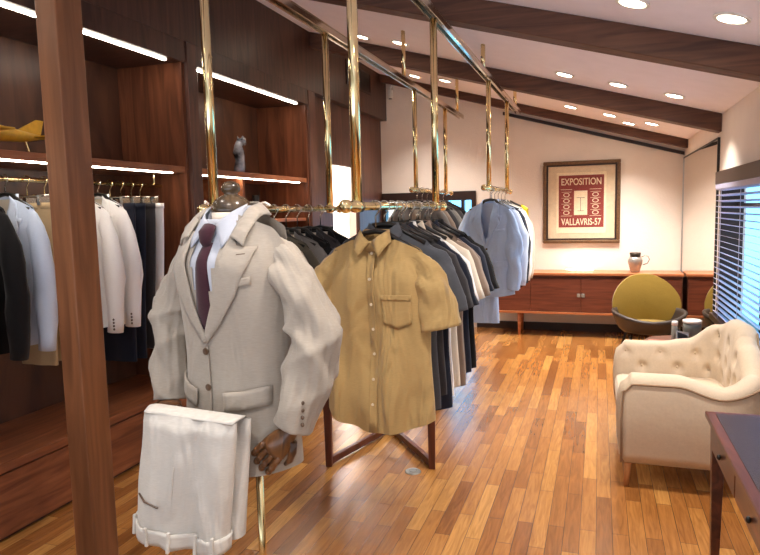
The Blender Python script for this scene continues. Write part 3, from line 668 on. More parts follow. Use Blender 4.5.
def hand(parent, wrist, dirv, up, mir=1, s=1.0):
    w_ = Vector(wrist); d = Vector(dirv).normalized(); u_ = (Vector(up)-d*Vector(up).dot(d)).normalized(); sd = d.cross(u_)*mir
    P = lambda a, b, c: w_+d*a*s+sd*b*s+u_*c*s
    mb = MB(); mb.sweep([P(-.05, 0, 0), P(0, 0, 0), P(.03, 0, 0), P(.07, 0, 0), P(.088, 0, -.004)], [(.02, .024), (.019, .022), (.016, .034), (.015, .04), (.011, .036)], n=14, side=u_)
    h = mb.build('hand', WHAND, parent, smooth=True)
    for i, (b, L) in enumerate(((-.03, .072), (-.01, .082), (.011, .077), (.03, .06))):
        pts = [P(.075, b, 0), P(.09, b*1.05, -.002), P(.09+L*.38, b*1.12, -.008), P(.09+L*.68, b*1.12, -.024), P(.09+L*.9, b*1.1, -.045)]
        m_ = MB(); m_.sweep(pts, [.009, .0095, .0088, .008, .0055], n=10); m_.build('finger', WHAND, h, smooth=True)
        for k in (1, 2, 3): MB().ball(pts[k], .0105, n=10).build('finger_joint', WHAND, h, smooth=True)
    m_ = MB(); m_.sweep([P(.015, -.026, 0), P(.04, -.046, -.006), P(.065, -.056, -.016), P(.088, -.054, -.028)], [.012, .0115, .0095, .0065], n=10); m_.build('thumb', WHAND, h, smooth=True)
    return h
# jacket (local frame like the hung garments, bigger body)
ZJ = 1.60
j = thing('suit_jacket', (mx, my, ZJ), 'light grey-beige linen suit jacket worn by the mannequin', 'jacket', rz=RZ); j.scale = (1.07, 1, 1)
PJ, yj = body_funcs(.192, .190, .178, .205, .745, .125, .046, .03, .0035, 5, dtop=.42, neck=.07)
vhalf = lambda z: .078*(1-max(0, -z-.0)/.345)**.85 if -z < .345 else 0
cutf = lambda px, pz: (pz > -.345 and abs(px) < vhalf(pz)-.006) or (pz < -.60 and px*1.0 > -.02-0 and px < .012*(1) and False) or (pz < -.62 and abs(px-.0) < .045*((-pz-.62)/.12)**1.6)
body_mesh(PJ, 48, 46, cut=cutf, neckfront=0, sh=.205).build('body', F_SUIT, j, smooth=True)
# sleeves
sl = sleeve_mesh([(-.09, .005, -.085), (-.150, .005, -.110), (-.200, .0, -.178), (-.258, -.0, -.315), (-.252, -.03, -.44), (-.228, -.06, -.575)], [(.02, .025), (.036, .042), (.058, .056), (.07, .062), (.064, .058), (.058, .055)], 11, fold=.006, n=44, sub=14, crease=.013)
sl.build('sleeve', F_SUIT, j, smooth=True)
sl2 = sleeve_mesh([(.09, .005, -.085), (.156, .005, -.110), (.210, .0, -.175), (.270, .01, -.315), (.266, -.015, -.45), (.234, -.05, -.585)], [(.02, .025), (.036, .042), (.058, .058), (.077, .068), (.068, .063), (.06, .055)], 14, fold=.006, n=44, sub=14, crease=.013)
s2 = sl2.build('sleeve', F_SUIT, j, smooth=True)
for k in range(4):
    MB().ball((.286-.001*k+.006, -.075-.0*k, -.50-.02*k), (.005, .005, .006), n=10).build('cuff_button', BTN, s2, smooth=True)
# collar and lapels
for s in (-1, 1):
    IN = [(.080, yj(.08, -.07)-.014, -.062), (.080, -.055, -.02), (.079, -.015, .016), (.064, .04, .03), (.035, .066, .035), (-.002, .072, .036)]
    OUT = [(.121, yj(.119, -.088)-.013, -.088), (.124, -.07, -.052), (.122, -.015, -.006), (.096, .055, -.004), (.05, .09, -.008), (-.002, .098, -.010)]
    def CL(a, b, s=s):
        q = a*5; i = min(4, int(q)); k = q-i; P_ = []
        for T_ in (IN, OUT):
            p0, p1, p2, p3 = (Vector(T_[max(0, min(5, i+d))]) for d in (-1, 0, 1, 2)); P_.append(.5*((2*p1)+(p2-p0)*k+(2*p0-5*p1+4*p2-p3)*k*k+(3*p1-p0-3*p2+p3)*k**3))
        p = P_[0].lerp(P_[1], b); p.z += .007*sin(pi*b); p.y -= .004*sin(pi*b)*(1-a)
        return (p.x*s, p.y, p.z)
    MB().grid(CL, 22, 6).build('collar', F_SUIT, j, smooth=True, solid=.005)
    mb = MB(); patch(mb, [(s*.074, -.045), (s*.098, -.086), (s*.112, -.089), (s*.148, -.088), (s*.138, -.14), (s*.105, -.225), (s*.055, -.305), (s*.004, -.362), (s*-.008, -.35), (s*.034, -.25), (s*.061, -.14)], yj, .007+.003*(s < 0)); lp = mb.build('lapel', F_SUIT, j, smooth=True, solid=.005)
    if s > 0:
        mb = MB(); patch(mb, [(.108, -.107), (.128, -.105), (.128, -.108), (.108, -.11)], yj, .0105); mb.build('buttonhole', BTN, lp)
for z in (-.385, -.49):
    b_ = MB().lathe([(.001, -.002), (.0095, -.003), (.0105, 0), (.0095, .002), (.001, .001)], n=16).build('button', BTN, j); b_.location = (-.004, yj(0, z)-.008, z); b_.rotation_euler = (pi/2, 0, 0)
for s in (-1, 1):
    mb = MB(); patch(mb, [(s*.048, -.50), (s*.10, -.492), (s*.168, -.475), (s*.170, -.528), (s*.10, -.545), (s*.052, -.553)], yj, .008); mb.build('pocket_flap', F_SUIT, j, smooth=True, solid=.005)
mb = MB(); patch(mb, [(.06, -.183), (.145, -.168), (.146, -.19), (.06, -.205)], yj, .006); mb.build('breast_pocket', F_SUIT, j, smooth=True, solid=.003)
mb = MB(); patch(mb, [(-.003, -.37), (.003, -.37), (.004, -.63), (-.002, -.63)], yj, .005); mb.build('front_edge', F_SUIT, j, smooth=True, solid=.004)
# dress shirt
ds = thing('dress_shirt', (mx, my, ZJ), 'white dress shirt with spread collar under the suit jacket', 'shirt', rz=RZ)
def SF(a, b):
    x = lerp(-.115, .115, a)*(1-.5*b); z = -.012-.365*b; k = max(0, min(1, (-z-.02)/.09))
    return (x, lerp(-.066+3*x*x, yj(x, min(z, -.1))+.004, k), z)
mb = MB(); mb.grid(SF, 20, 24); mb.build('shirt_front', F_SHIRTW, ds, smooth=True, solid=.003)
mb = MB(); mb.grid(lambda a, b: ((.068)*cos(2*pi*a), .066*sin(2*pi*a), -.02+.045*b-.045*max(0, -sin(2*pi*a))), 28, 2, wrap=True); mb.build('collar_stand', F_SHIRTW, ds, smooth=True, solid=.003)
for s in (-1, 1):
    def leaf(a, b, s=s):
        q0 = (s*.012, -.076, -.026); q1 = (s*.070, -.005, .03); r0_ = (s*.062, -.104, -.092); r1_ = (s*.080, -.028, -.022)
        A = [lerp(q0[i], q1[i], a) for i in range(3)]; B = [lerp(r0_[i], r1_[i], a) for i in range(3)]
        p = [lerp(A[i], B[i], b) for i in range(3)]; p[1] -= .018*sin(pi*a)*(1-.3*b); p[0] += s*.008*sin(pi*a); return p
    MB().grid(leaf, 8, 6).build('collar_leaf', F_SHIRTW, ds, smooth=True, solid=.004)
# tie
ti = thing('necktie', (mx, my, ZJ), 'dark burgundy knitted necktie on the mannequin', 'necktie', rz=RZ)
MB().sweep([(0, -.085, -.03), (0, -.1, -.05), (0, -.104, -.075), (0, -.1, -.085)], [(.012, .024), (.018, .026), (.014, .019), (.01, .015)], n=14, side=(0, 1, 0)).build('knot', F_TIE, ti, smooth=True)
mb = MB(); mb.grid(lambda a, b: (lerp(-1, 1, a)*lerp(.017, .036, min(1, b*1.2)), yj(0, -.08-.26*b)-.0+.004-.008*(1-(2*a-1)**2), -.078-.243*b), 6, 14); mb.build('blade', F_TIE, ti, smooth=True, solid=.004)
# hands
hand(t, (.246, -.055, ZJ-.595), (-.45, -.3, -.55), (.3, -.9, .0), 1, .95)
hand(t, (-.235, -.07, ZJ-.575), (.75, -.75, -.02), (0, 0, 1), -1, .95)

# folded trousers draped over the right hand
tr = thing('trousers', (-1.045, 1.43, 1.065), 'pale folded linen trousers hanging waistband-down before the mannequin', 'trousers')
def TP(a, b):
    q = 2*pi*a; c, s_ = cos(q), sin(q)
    W_ = lerp(.147, .149, b); cx = lerp(0, -.048, b)
    x = cx+W_*(abs(c)**.8)*(1 if c > 0 else -1)
    d = pw(b, [(0, .012), (.1, .028), (.7, .036), (1, .042)])
    rg = lambda q, w_: math.exp(-(q/w_)**2)
    fo = (.007*sin(x*34+b*2.0+.6)+.004*sin(x*71-b*4)-.026*rg(x+.012+.03*b, .018)+.020*rg(x-.03+.02*b, .02)-.016*rg(x-.085+.1*(1-b), .016)+.014*rg(x+.085-.05*b, .018)*b-.02*rg(x+.10+.02*b, .03)*rg(b-.75, .22))*min(1, b*2.5+.15)*(1 if s_ < 0 else .3)
    y = d*(abs(s_)**.7)*(1 if s_ > 0 else -1)+fo
    z = -.352*b - .03*(x-cx)/.15*b*.4 - .012*b*(1-((x-cx)/.15)**2) - .012*(x+.147)/.3*(1-b)
    return (x, y-.03*b*0, z)
mb = MB(); mb.grid(TP, 40, 34, wrap=True); mb.build('front_fold', F_TROU, tr, smooth=True)
def TB(a, b):
    p = TP(a, b); return (p[0]*.8+.04, p[1]*.7+.055+.0*b, p[2]*.955-.004)
mb = MB(); mb.grid(TB, 32, 24, wrap=True); mb.build('back_fold', F_TROU, tr, smooth=True)
mb = MB(); mb.grid(lambda a, b: (lerp(-.147, .147, a)*lerp(1, .94, abs(b-.5)*2), lerp(-.012, .06, b), .008*sin(pi*b)-.012*a-.002), 24, 8); mb.build('fold_top', F_TROU, tr, smooth=True, solid=.006)
mb = MB()
def WB(a, b):
    p = TP(a, 1-.115*(1-b)); cx = -.048; q = TP(a, .94)
    return (cx+(p[0]-cx)*1.015, p[1]*1.12, p[2]-.002*b)
mb.grid(WB, 40, 4, wrap=True); wb = mb.build('waistband', F_TROU, tr, smooth=True, solid=.006)
mb_front = lambda x, b: min((TP(a/200, b) for a in range(100, 200)), key=lambda p: abs(p[0]-x))
for x in (-.18, -.115, -.045, .03, .085):
    p0 = mb_front(x, .87); p1 = mb_front(x, 1.0)
    MB().hexa([(x-.0045, p1[1]-.017, p1[2]-.004), (x+.0045, p1[1]-.017, p1[2]-.004), (x+.0045, p1[1]-.008, p1[2]-.004), (x-.0045, p1[1]-.008, p1[2]-.004)],
              [(x-.0045, p0[1]-.016, p0[2]+.004), (x+.0045, p0[1]-.016, p0[2]+.004), (x+.0045, p0[1]-.006, p0[2]+.004), (x-.0045, p0[1]-.006, p0[2]+.004)]).build('belt_loop', F_TROU, wb, bevel=.002)
p0 = mb_front(-.14, .68); p1 = mb_front(-.07, .70)
MB().sweep([(-.155, mb_front(-.155, .66)[1]-.002, mb_front(-.155, .66)[2]), (-.12, mb_front(-.12, .67)[1]-.004, mb_front(-.12, .67)[2]), (-.08, mb_front(-.08, .7)[1]-.003, mb_front(-.08, .7)[2])], .0028, n=6).build('welt_pocket', BTN, tr)
MB().sweep([(-.02-.03*k/8, mb_front(-.02-.03*k/8, .35+.06*k)[1]-.002, mb_front(-.02-.03*k/8, .35+.06*k)[2]) for k in range(9)], .002, n=6).build('fly_seam', F_TROU, tr)
MB().ball((.085, .012, -.335), (.006, .004, .006)).build('button', BTN, tr, smooth=True)

# ------------------------------------------------------------------ wooden trestle stand, floor disc
st = thing('display_trestle', (-1.42, 4.32, 0), 'low dark wooden trestle with crossed stretchers under the shirts', 'stand', rz=R(12))
cs = [(-.33, -.66), (.32, -.66), (.32, .66), (-.33, .66)]
for x, y in cs:
    MB().hexa([(x-.02, y-.02, 0), (x+.02, y-.02, 0), (x+.02, y+.02, 0), (x-.02, y+.02, 0)], [(x-.026, y-.026, .58), (x+.026, y-.026, .58), (x+.026, y+.026, .58), (x-.026, y+.026, .58)]).build('leg', WSTAND, st, bevel=.004)
for a, b, dz in ((0, 2, 0), (1, 3, .001)):
    p, q = Vector((*cs[a], 0)), Vector((*cs[b], 0)); n_ = (q-p).normalized().cross(Vector((0, 0, 1)))*.016
    pts = [p-n_, p+n_, q+n_, q-n_]
    MB().hexa([(v.x, v.y, .012+dz) for v in pts], [(v.x, v.y, .055+dz) for v in pts]).build('stretcher', WSTAND, st, bevel=.003)
mb = MB(); mb.box(-.35, .34, -.68, -.64, .54, .58); mb.box(-.35, .34, .64, .68, .54, .58); mb.box(-.35, -.31, -.64, .64, .54, .58); mb.box(.3, .34, -.64, .64, .54, .58)
mb.build('top_frame', WSTAND, st, bevel=.004)
t = thing('floor_outlet', (-1.07, 3.66, 0), 'round silver floor outlet plate set in the boards', 'floor outlet')
MB().lathe([(.05, 0), (.05, .003), (.044, .007), (.03, .0075)], n=28).build('plate', STEEL, t)
MB().lathe([(.026, .0072), (.026, .011), (.018, .012)], n=20).build('cap', SILVER, t)

# ------------------------------------------------------------------ sideboard
X0, X1, Y0, Y1 = -1.28, .92, 8.11, 8.54
sb = thing('sideboard', ((X0+X1)/2, (Y0+Y1)/2, 0), 'long low teak sideboard on short legs against the far wall', 'sideboard')
hx = (X1-X0)/2; hy = (Y1-Y0)/2
MB().box(-hx-.01, hx+.01, -hy-.015, hy, .765, .795).build('top', WTEAKL, sb, bevel=.004)
MB().box(-hx, hx, -hy+.02, hy, .31, .765).build('carcass', WTEAK, sb)
MB().box(-hx, hx, -hy-.005, -hy+.02, .285, .312).build('bottom_rail', WTEAKL, sb, bevel=.003)
for a, b in ((-hx+.01, -.63), (-.625, -.03), (-.025, .535), (.54, hx-.01)):
    MB().box(a, b, -hy, -hy+.02, .318, .73).build('door', WTEAK, sb, bevel=.002)
hd = [(-.02+.08, .55)]
for x in (-.052, -.002): MB().box(x-.02, x+.02, -hy-.008, -hy, .5, .545).build('lock_plate', SILVER, sb, bevel=.002)
for x in (-hx+.33, hx-.33):
    for y in (-hy+.06, hy-.06): MB().sweep([(x, y, 0), (x, y, .3)], [.016, .026], n=14).build('leg', WTEAKL, sb, smooth=True)
lb = thing('light_bar', (-.23, 8.44, .795), 'thin white light bar lying on the sideboard under the poster', 'lamp')
MB().box(-.17, .17, -.03, .03, 0, .014).build('housing', WHITEP, lb, bevel=.003)
MB().box(-.16, .16, -.02, .02, .014, .018).build('diffuser', emit('bar_glow', (255, 236, 206), 16), lb)
# silver vase with handle
v = thing('silver_jug', (.41, 8.3, .795), 'silver jug vase with dark rim and thin loop handle on the sideboard', 'jug'); v.scale = (.86, .86, .9)
MB().lathe([(.055, 0), (.062, .01), (.075, .06), (.094, .12), (.1, .15), (.092, .185), (.075, .20), (.072, .205)], n=28).build('body', SILVER, v, smooth=True)
MB().lathe([(.072, .203), (.07, .225), (.078, .262), (.07, .262), (.062, .215)], n=28).build('neck', plain('jug_rim', (70, 62, 54), .35, .7), v, smooth=True)
MB().sweep([(.08, 0, .20), (.12, 0, .225), (.165, 0, .215), (.185, 0, .17), (.16, 0, .12), (.105, 0, .10)], .007, n=8).build('handle', SILVER, v, smooth=True)

# framed poster
p = thing('framed_poster', (-.225, YB-.002, 1.652), 'framed dark red exhibition poster with cream lettering above the sideboard', 'poster')
fwid, fh = .465, .517
def ring(w0, h0, w1, h1, y0, y1):
    mb = MB(); mb.box(-w0, w0, y0, y1, h1, h0); mb.box(-w0, w0, y0, y1, -h0, -h1); mb.box(-w0, -w1, y0, y1, -h1, h1); mb.box(w1, w0, y0, y1, -h1, h1); return mb
fr = ring(fwid, fh, fwid-.042, fh-.042, -.045, 0).build('frame', plain('gilt_bronze', (112, 84, 58), .4, .35, var=.25, scale=50), p, bevel=.008)
ring(fwid-.042, fh-.042, fwid-.062, fh-.062, -.036, 0).build('inner_frame', FRAMEB, p)
MB().box(-fwid+.062, fwid-.062, -.016, -.004, -fh+.062, fh-.062).build('mat_board', plain('mat_board', (220, 202, 172), .8), p)
pp = MB().box(-.30, .30, -.019, -.0165, -.39, .375).build('paper', plain('poster_paper', (240, 226, 196), .8), p)
RED = plain('poster_red', (136, 50, 44), .7, var=.1, scale=60); CRM = plain('poster_cream', (240, 222, 192), .8)
MB().box(-.272, .272, -.021, -.0195, -.315, .34).build('red_print', RED, p)
def text(s_, x, z, w_, h_, y):
    c = bpy.data.curves.new('lettering', 'FONT'); c.body = s_; c.align_x = 'CENTER'; c.align_y = 'CENTER'; c.size = h_*1.4; c.extrude = .0006; c.offset = .0015
    o = bpy.data.objects.new('lettering', c); COL.objects.link(o); o.parent = p; c.materials.append(CRM)
    bpy.context.view_layer.update(); W_ = o.dimensions.x or 1
    me = bpy.data.meshes.new_from_object(o.evaluated_get(bpy.context.evaluated_depsgraph_get())); bpy.data.objects.remove(o)
    o = bpy.data.objects.new('lettering', me); COL.objects.link(o); o.parent = p
    o.location = (x, y, z); o.rotation_euler = (pi/2, 0, 0); o.scale = (w_/W_, 1, 1)
text('EXPOSITION', 0, .255, .48, .085, -.0216); text('VALLAVRIS-57', 0, -.25, .48, .085, -.0216)
MB().box(-.085, .075, -.0225, -.0208, -.16, .145).build('centre_panel', CRM, p)
mb = MB()
for s in (-1, 1):      # plain geometric bars and rings either side of the centre panel
    cx = s*.175-.003
    for k in range(4):
        zz = -.13+k*.075
        n_ = 16; rr_ = .026
        for q in range(n_):
            a0, a1 = 2*pi*q/n_, 2*pi*(q+1)/n_
            mb.add([(cx+cos(a)*r_*1.5, -.0222, zz+sin(a)*r_) for a in (a0, a1) for r_ in (rr_, rr_*.75)], [(0, 1, 3, 2)])
        mb.box(cx-.06, cx+.06, -.0222, -.0212, zz+.034, zz+.038)
    mb.box(cx-.07, cx+.07, -.0222, -.0212, .16, .165); mb.box(cx-.07, cx+.07, -.0222, -.0212, -.172, -.168)
mb.build('ornament', CRM, p)
mb = MB()
mb.box(-.055, .045, -.0238, -.0226, .055, .06); mb.box(-.045, .035, -.0238, -.0226, -.11, -.105); mb.box(-.008, -.003, -.0238, -.0226, -.105, .055)
mb.build('line_mark', BLACK, p)
MB().box(-fwid+.062, fwid-.062, -.031, -.029, -fh+.062, fh-.062).build('glazing', CLEAR2, p)

# mirror on right wall
mr = thing('wall_mirror', (XR, 7.36, 0), 'tall frameless mirror with thin black edge on the right wall', 'mirror')
MB().box(-.016, -.012, -1.18, 1.16, .06, 2.14).build('glass', MIRROR, mr)
mb = MB(); mb.box(-.02, 0, -1.195, -1.18, .05, 2.155); mb.box(-.02, 0, -1.18, 1.16, 2.14, 2.155); mb.box(-.02, 0, -1.18, 1.16, .05, .06); mb.box(-.012, 0, -1.18, 1.16, .06, 2.14)
mb.build('edge_frame', BLACK, mr)
MB().box(-.022, 0, 1.16, 1.19, .05, 2.155).build('end_strip', STEEL, mr)

# ------------------------------------------------------------------ olive shell chair
c = thing('shell_chair', (.49, 7.38, 0), 'olive upholstered tub chair with dark shell in front of the sideboard', 'chair', rz=R(6)); c.scale = (1.03, 1.03, 1.0)
def oval(a, sx, sz):      # rounded-trapezoid outline, flat-topped, widest low
    q = 2*pi*a; ca, sa = cos(q), sin(q)
    x = sx*(abs(ca)**.8)*(1 if ca > 0 else -1); z = sz*(abs(sa)**.85)*(1 if sa > 0 else -1)
    x *= 1.0-.19*max(0, (z/sz+.15))**1.6 if z > -.15*sz else 1
    return x, z
def back(a, b, k=1, off=0):
    x, z = oval(a, .34*k, .29*k); x *= b; z *= b
    y = .1+.13*((z+.29)/.58) - 1.35*x*x - .05*(1-b*b) + off
    return (x, y, .55+z)
mb = MB()
n_, m_ = 40, 10
mb.grid(lambda a, b: back(a, .02+.98*sin(b*pi/2), 1, 0), n_, m_, wrap=True)
mb.grid(lambda a, b: (lambda q: (q[0], q[1]+.06, q[2]))(back(a, 1-.98*b, 1, 0)), n_, 5, wrap=True)
for i in range(n_): mb.f.append(((m_)*n_+i, (m_)*n_+(i+1) % n_, (m_+1)*n_+(i+1) % n_, (m_+1)*n_+i))
mb.build('back_cushion', OLIVE, c, smooth=True)
mb = MB()
mb.grid(lambda a, b: (lambda q: (q[0], q[1]+.075, q[2]))(back(a, .02+.98*b, .985)), n_, 6, wrap=True); mb.build('back_shell', SHELL, c, smooth=True, solid=.015)
# seat tub with arms
def tub(a, b):
    q = 2*pi*a; r_ = .35
    x = -r_*cos(q); y = -.17+.31*sin(q)
    top = .415+.07*abs(cos(q))**2+.06*max(0, sin(q)); z = lerp(.27, top, b); k = lerp(.66, 1.0, b**.6)
    return (x*k, (y+.05)*k, z)
mb = MB(); mb.grid(tub, 44, 6, wrap=True); mb.build('arm_shell', SHELL, c, smooth=True, solid=.03)
MB().lathe([(.02, .28), (.22, .28), (.235, .30), (.25, .33), (.23, .36), (.02, .37)], (0, -.1, 0), n=32, sy=.88).build('seat_cushion', OLIVE, c, smooth=True)
for x in (-.2, .2):
    for y in (-.24, .12): MB().sweep([(x*1.2, y*1.15, 0), (x*.8, y*.8, .31)], [.011, .017], n=10).build('leg', BLACK, c, smooth=True)

# ------------------------------------------------------------------ cream tufted settee
AX0, AX1, AY0, AY1 = .15, .832, 3.82, 4.76
a = thing('armchair', (.5, 4.27, 0), 'cream upholstered armchair with button-tufted curved back by the window', 'armchair')
hw = (AY1-AY0)/2
path = []      # U-shaped plan from near arm front, round the back, to far arm front (local coords)
rc = .22; xb = AX1-.5; xf = AX0-.5
for i in range(15): path.append((lerp(xf, xb-rc, i/15), -hw))
for i in range(12): q = -pi/2+pi/2*i/12; path.append((xb-rc+rc*cos(q), -hw+rc+rc*sin(q)))
for i in range(10): path.append((xb, lerp(-hw+rc, hw-rc, i/10)))
for i in range(12): q = pi/2*i/12; path.append((xb-rc+rc*cos(q), hw-rc+rc*sin(q)))
for i in range(16): path.append((lerp(xb-rc, xf, i/15), hw))
LEN = [0]
for p0, p1 in zip(path, path[1:]): LEN.append(LEN[-1]+math.dist(p0, p1))
TOT = LEN[-1]; NP = len(path)
def Hs(s):
    q = min(s, 1-s)*2*TOT/2
    far = s > .5
    return pw(q, [(0, .63), (.03, .665), (.25, .665), (.42 if far else .48, .69 if far else .605), (.6 if far else .70, .80 if far else .655), (.8 if far else .95, .865 if far else .775), (1.0 if far else 1.15, .875 if far else .86), (TOT/2, .875)])
tuft = []
for i in range(5):
    for r_ in range(2): tuft.append((.565+i*.105-(.05 if r_ else 0), .60 if r_ == 0 else .50))
for i in range(3): tuft.append((.56+.08*0+i*.13, .735)); 
tuft += [(s_, .68) for s_ in (.34, .40, .46)] + [(s_, .56) for s_ in (.3, .37, .43, .49)]
tuft = [(s_, z) for s_, z in tuft if z < Hs(s_)-.06]
sec = []
for k in range(9): sec.append(('i', k/8))
for k in range(1, 8): sec.append(('t', k/8))
for k in range(9): sec.append(('o', k/8))
def secpt(s, i, kind, t):
    x, y = path[i]; a_, b_ = path[max(0, i-1)], path[min(NP-1, i+1)]
    d = Vector((b_[0]-a_[0], b_[1]-a_[1])).normalized(); n2 = Vector((d.y, -d.x)); H_ = Hs(s); Tt = .062
    if kind == 'i': z = lerp(.30, H_-Tt, t); off = -Tt-.012*sin(t*pi)
    elif kind == 't': q = pi*(1-t); off = Tt*cos(q); z = H_-Tt+Tt*sin(q)
    else: z = lerp(H_-Tt, .15, t); off = Tt+.012*sin(t*pi)-.03*t*t
    if kind == 'i':
        for ts, tz in tuft:
            dd = ((s-ts)*TOT)**2+(z-tz)**2
            off += .04*math.exp(-dd/.0010) - .010*math.exp(-dd/.006)
    return (x+n2.x*off, y+n2.y*off, z)
mb = MB(); NS = 0
RES = 4
fine = []
for i in range(NP-1):
    for k in range(RES): fine.append((i+k/RES))
fine.append(NP-1)
ZI = 26
sec = [('i', k/ZI) for k in range(ZI+1)]+[('t', k/8) for k in range(1, 8)]+[('o', k/8) for k in range(9)]
def interp(fi):
    i = min(int(fi), NP-2); k = fi-i; return i, k
for fi in fine:
    i, k = interp(fi); s = lerp(LEN[i], LEN[i+1], k)/TOT
    for kind, tt in sec:
        p0 = secpt(s, i, kind, tt); p1 = secpt(s, i+1, kind, tt)
        mb.v.append(tuple(lerp(u_, v_, k) for u_, v_ in zip(p0, p1)))
NS = len(sec)
for i in range(len(fine)-1):
    for k in range(NS-1): mb.f.append((i*NS+k, i*NS+k+1, (i+1)*NS+k+1, (i+1)*NS+k))
    mb.f.append((i*NS+NS-1, i*NS, (i+1)*NS, (i+1)*NS+NS-1))
# bulged arm fronts
for e0, sg in ((0, 1), (len(fine)-1, -1)):
    ringv = [Vector(mb.v[e0*NS+k]) for k in range(NS)]; cen = sum(ringv, Vector())/NS
    prev = [e0*NS+k for k in range(NS)]
    for f_, o_ in ((.85, .03), (.5, .045), (.1, .05)):
        cur = []
        for v_ in ringv: q = cen+(v_-cen)*f_; mb.v.append((q.x-o_, q.y, q.z)); cur.append(len(mb.v)-1)
        for k in range(NS): mb.f.append((prev[k], prev[(k+1) % NS], cur[(k+1) % NS], cur[k]))
        prev = cur
    mb.f.append(tuple(prev))
shell = mb.build('shell', UPH, a, smooth=True)
for ts, tz in tuft:
    d_ = ts*TOT; i = max(k for k in range(NP) if LEN[k] <= d_); i = min(i, NP-2)
    q = secpt(ts, i, 'i', 1)
    x, y = path[i]; a_, b_ = path[max(0, i-1)], path[min(NP-1, i+1)]; kk = (d_-LEN[i])/(LEN[i+1]-LEN[i])
    x = lerp(path[i][0], path[i+1][0], kk); y = lerp(path[i][1], path[i+1][1], kk)
    dv = Vector((b_[0]-a_[0], b_[1]-a_[1])).normalized(); n2 = Vector((dv.y, -dv.x))
    tz_off = -.062-.012*sin((tz-.3)/(Hs(ts)-.362)*pi)+.028
    MB().ball((x+n2.x*tz_off, y+n2.y*tz_off, tz), .011, n=10).build('tuft_button', UPH, shell, smooth=True)
pts = []
for fi in fine[::4]:
    i, k = interp(fi); s = lerp(LEN[i], LEN[i+1], k)/TOT
    p0 = secpt(s, i, 't', .96); pts.append((p0[0], p0[1]+0, p0[2]))
i0 = path[0]
pts = [(i0[0]-.02, -hw-.058, .16), (i0[0]-.022, -hw-.066, .4), (i0[0]-.018, -hw-.064, .57)] + pts
MB().sweep([Vector(q)+Vector((0, 0, 0)) for q in pts], .0065, n=8).build('piping', PIPE, a, smooth=True)
mb = MB(); mb.box(xf-.0, xb-.05, -hw+.05, hw-.05, .2, .32); mb.build('seat_base', UPH, a, bevel=.03)
mb = MB(); mb.box(xf-.04, xb-.06, -hw+.07, hw-.07, .32, .45); mb.build('seat_cushion', UPH, a, bevel=.045)
for x, y in ((xf+.02, -hw), (xf+.02, hw), (xb-.06, -hw+.1), (xb-.06, hw-.1)):
    MB().sweep([(x-.01, y, 0), (x, y, .2)], [.014, .024], n=12).build('leg', WLEG, a, smooth=True)

# side table behind it with small objects
tb = thing('side_table', (.62, 5.62, 0), 'small round dark side table behind the armchair', 'table')
MB().lathe([(.25, .47), (.26, .475), (.26, .49), (.25, .495)], n=32).build('table_top', WSTAND, tb)
for q in range(3): MB().sweep([(.2*cos(q*2.09+.5), .2*sin(q*2.09+.5), 0), (.1*cos(q*2.09+.5), .1*sin(q*2.09+.5), .47)], [.01, .015], n=10).build('leg', WSTAND, tb, smooth=True)
o = thing('bowl', (.72, 5.68, .495), 'white rimmed grey glass bowl on the side table', 'bowl')
MB().lathe([(.045, 0), (.062, .02), (.07, .1), (.068, .15)], n=28).build('body', plain('grey_glass', (120, 128, 124), .2), o, smooth=True)
MB().lathe([(.07, .145), (.073, .152), (.073, .166), (.06, .17), (.034, .168), (.03, .15)], n=28).build('lid', WHITEP, o, smooth=True)
o = thing('jar', (.585, 5.62, .495), 'small white capped jar on the side table, left of the bowl', 'jar')
MB().lathe([(.022, 0), (.025, .01), (.025, .12), (.018, .13)], n=18).build('body', plain('jar_glass', (140, 146, 140), .2), o, smooth=True)
MB().lathe([(.024, .13), (.024, .158), (.018, .165)], n=18).build('cap', WHITEP, o, smooth=True)
o = thing('photo_stand', (.62, 5.45, .495), 'small tilted clear frame standing between jar and bowl', 'frame', rz=R(20))
mb = MB(); mb.hexa([(-.05, -.01, 0), (.05, -.01, 0), (.05, 0, 0), (-.05, 0, 0)], [(-.02, .05, .11), (.08, .05, .09), (.08, .06, .09), (-.02, .06, .11)]); mb.build('frame', SILVER, o, bevel=.003)
mb = MB(); mb.hexa([(-.035, -.012, .012), (.042, -.012, .01), (.042, -.008, .01), (-.035, -.008, .012)], [(-.014, .044, .098), (.066, .044, .08), (.066, .047, .08), (-.014, .047, .098)]); mb.build('picture', BLACK, o)
o = thing('magazine', (.5, 5.52, .495), 'pinkish magazine lying on the side table', 'magazine')
MB().box(-.11, .05, -.09, .09, 0, .008).build('cover', plain('magazine_cover', (206, 128, 112), .5, var=.2, scale=25), o)

# ------------------------------------------------------------------ desk
DX0, DX1, DY0, DY1 = .425, .945, 1.25, 2.905
d = thing('writing_desk', ((DX0+DX1)/2, (DY0+DY1)/2, 0), 'dark wooden writing desk with leather top at the lower right', 'desk')
hx = (DX1-DX0)/2; hy = (DY1-DY0)/2
MB().box(-hx, hx, -hy, hy, .715, .738).build('top', WDESK, d, bevel=.004)
MB().box(-hx+.035, hx-.035, -hy+.035, hy-.035, .738, .7405).build('leather_inlay', LEATHER, d)
MB().box(-hx+.025, hx-.02, -hy+.02, hy-.02, .60, .715).build('apron', WDESK, d)
for k in range(3):
    y0 = lerp(-hy+.07, hy-.07, k/3)+.006; y1 = lerp(-hy+.07, hy-.07, (k+1)/3)-.006
    dr = MB().box(-hx+.012, -hx+.025, y0, y1, .612, .706).build('drawer', WDESK, d, bevel=.003)
    for y in (lerp(y0, y1, .5),): MB().ball((-hx+.004, y, .66), (.008, .009, .011)).build('knob', BLACK, dr, smooth=True)
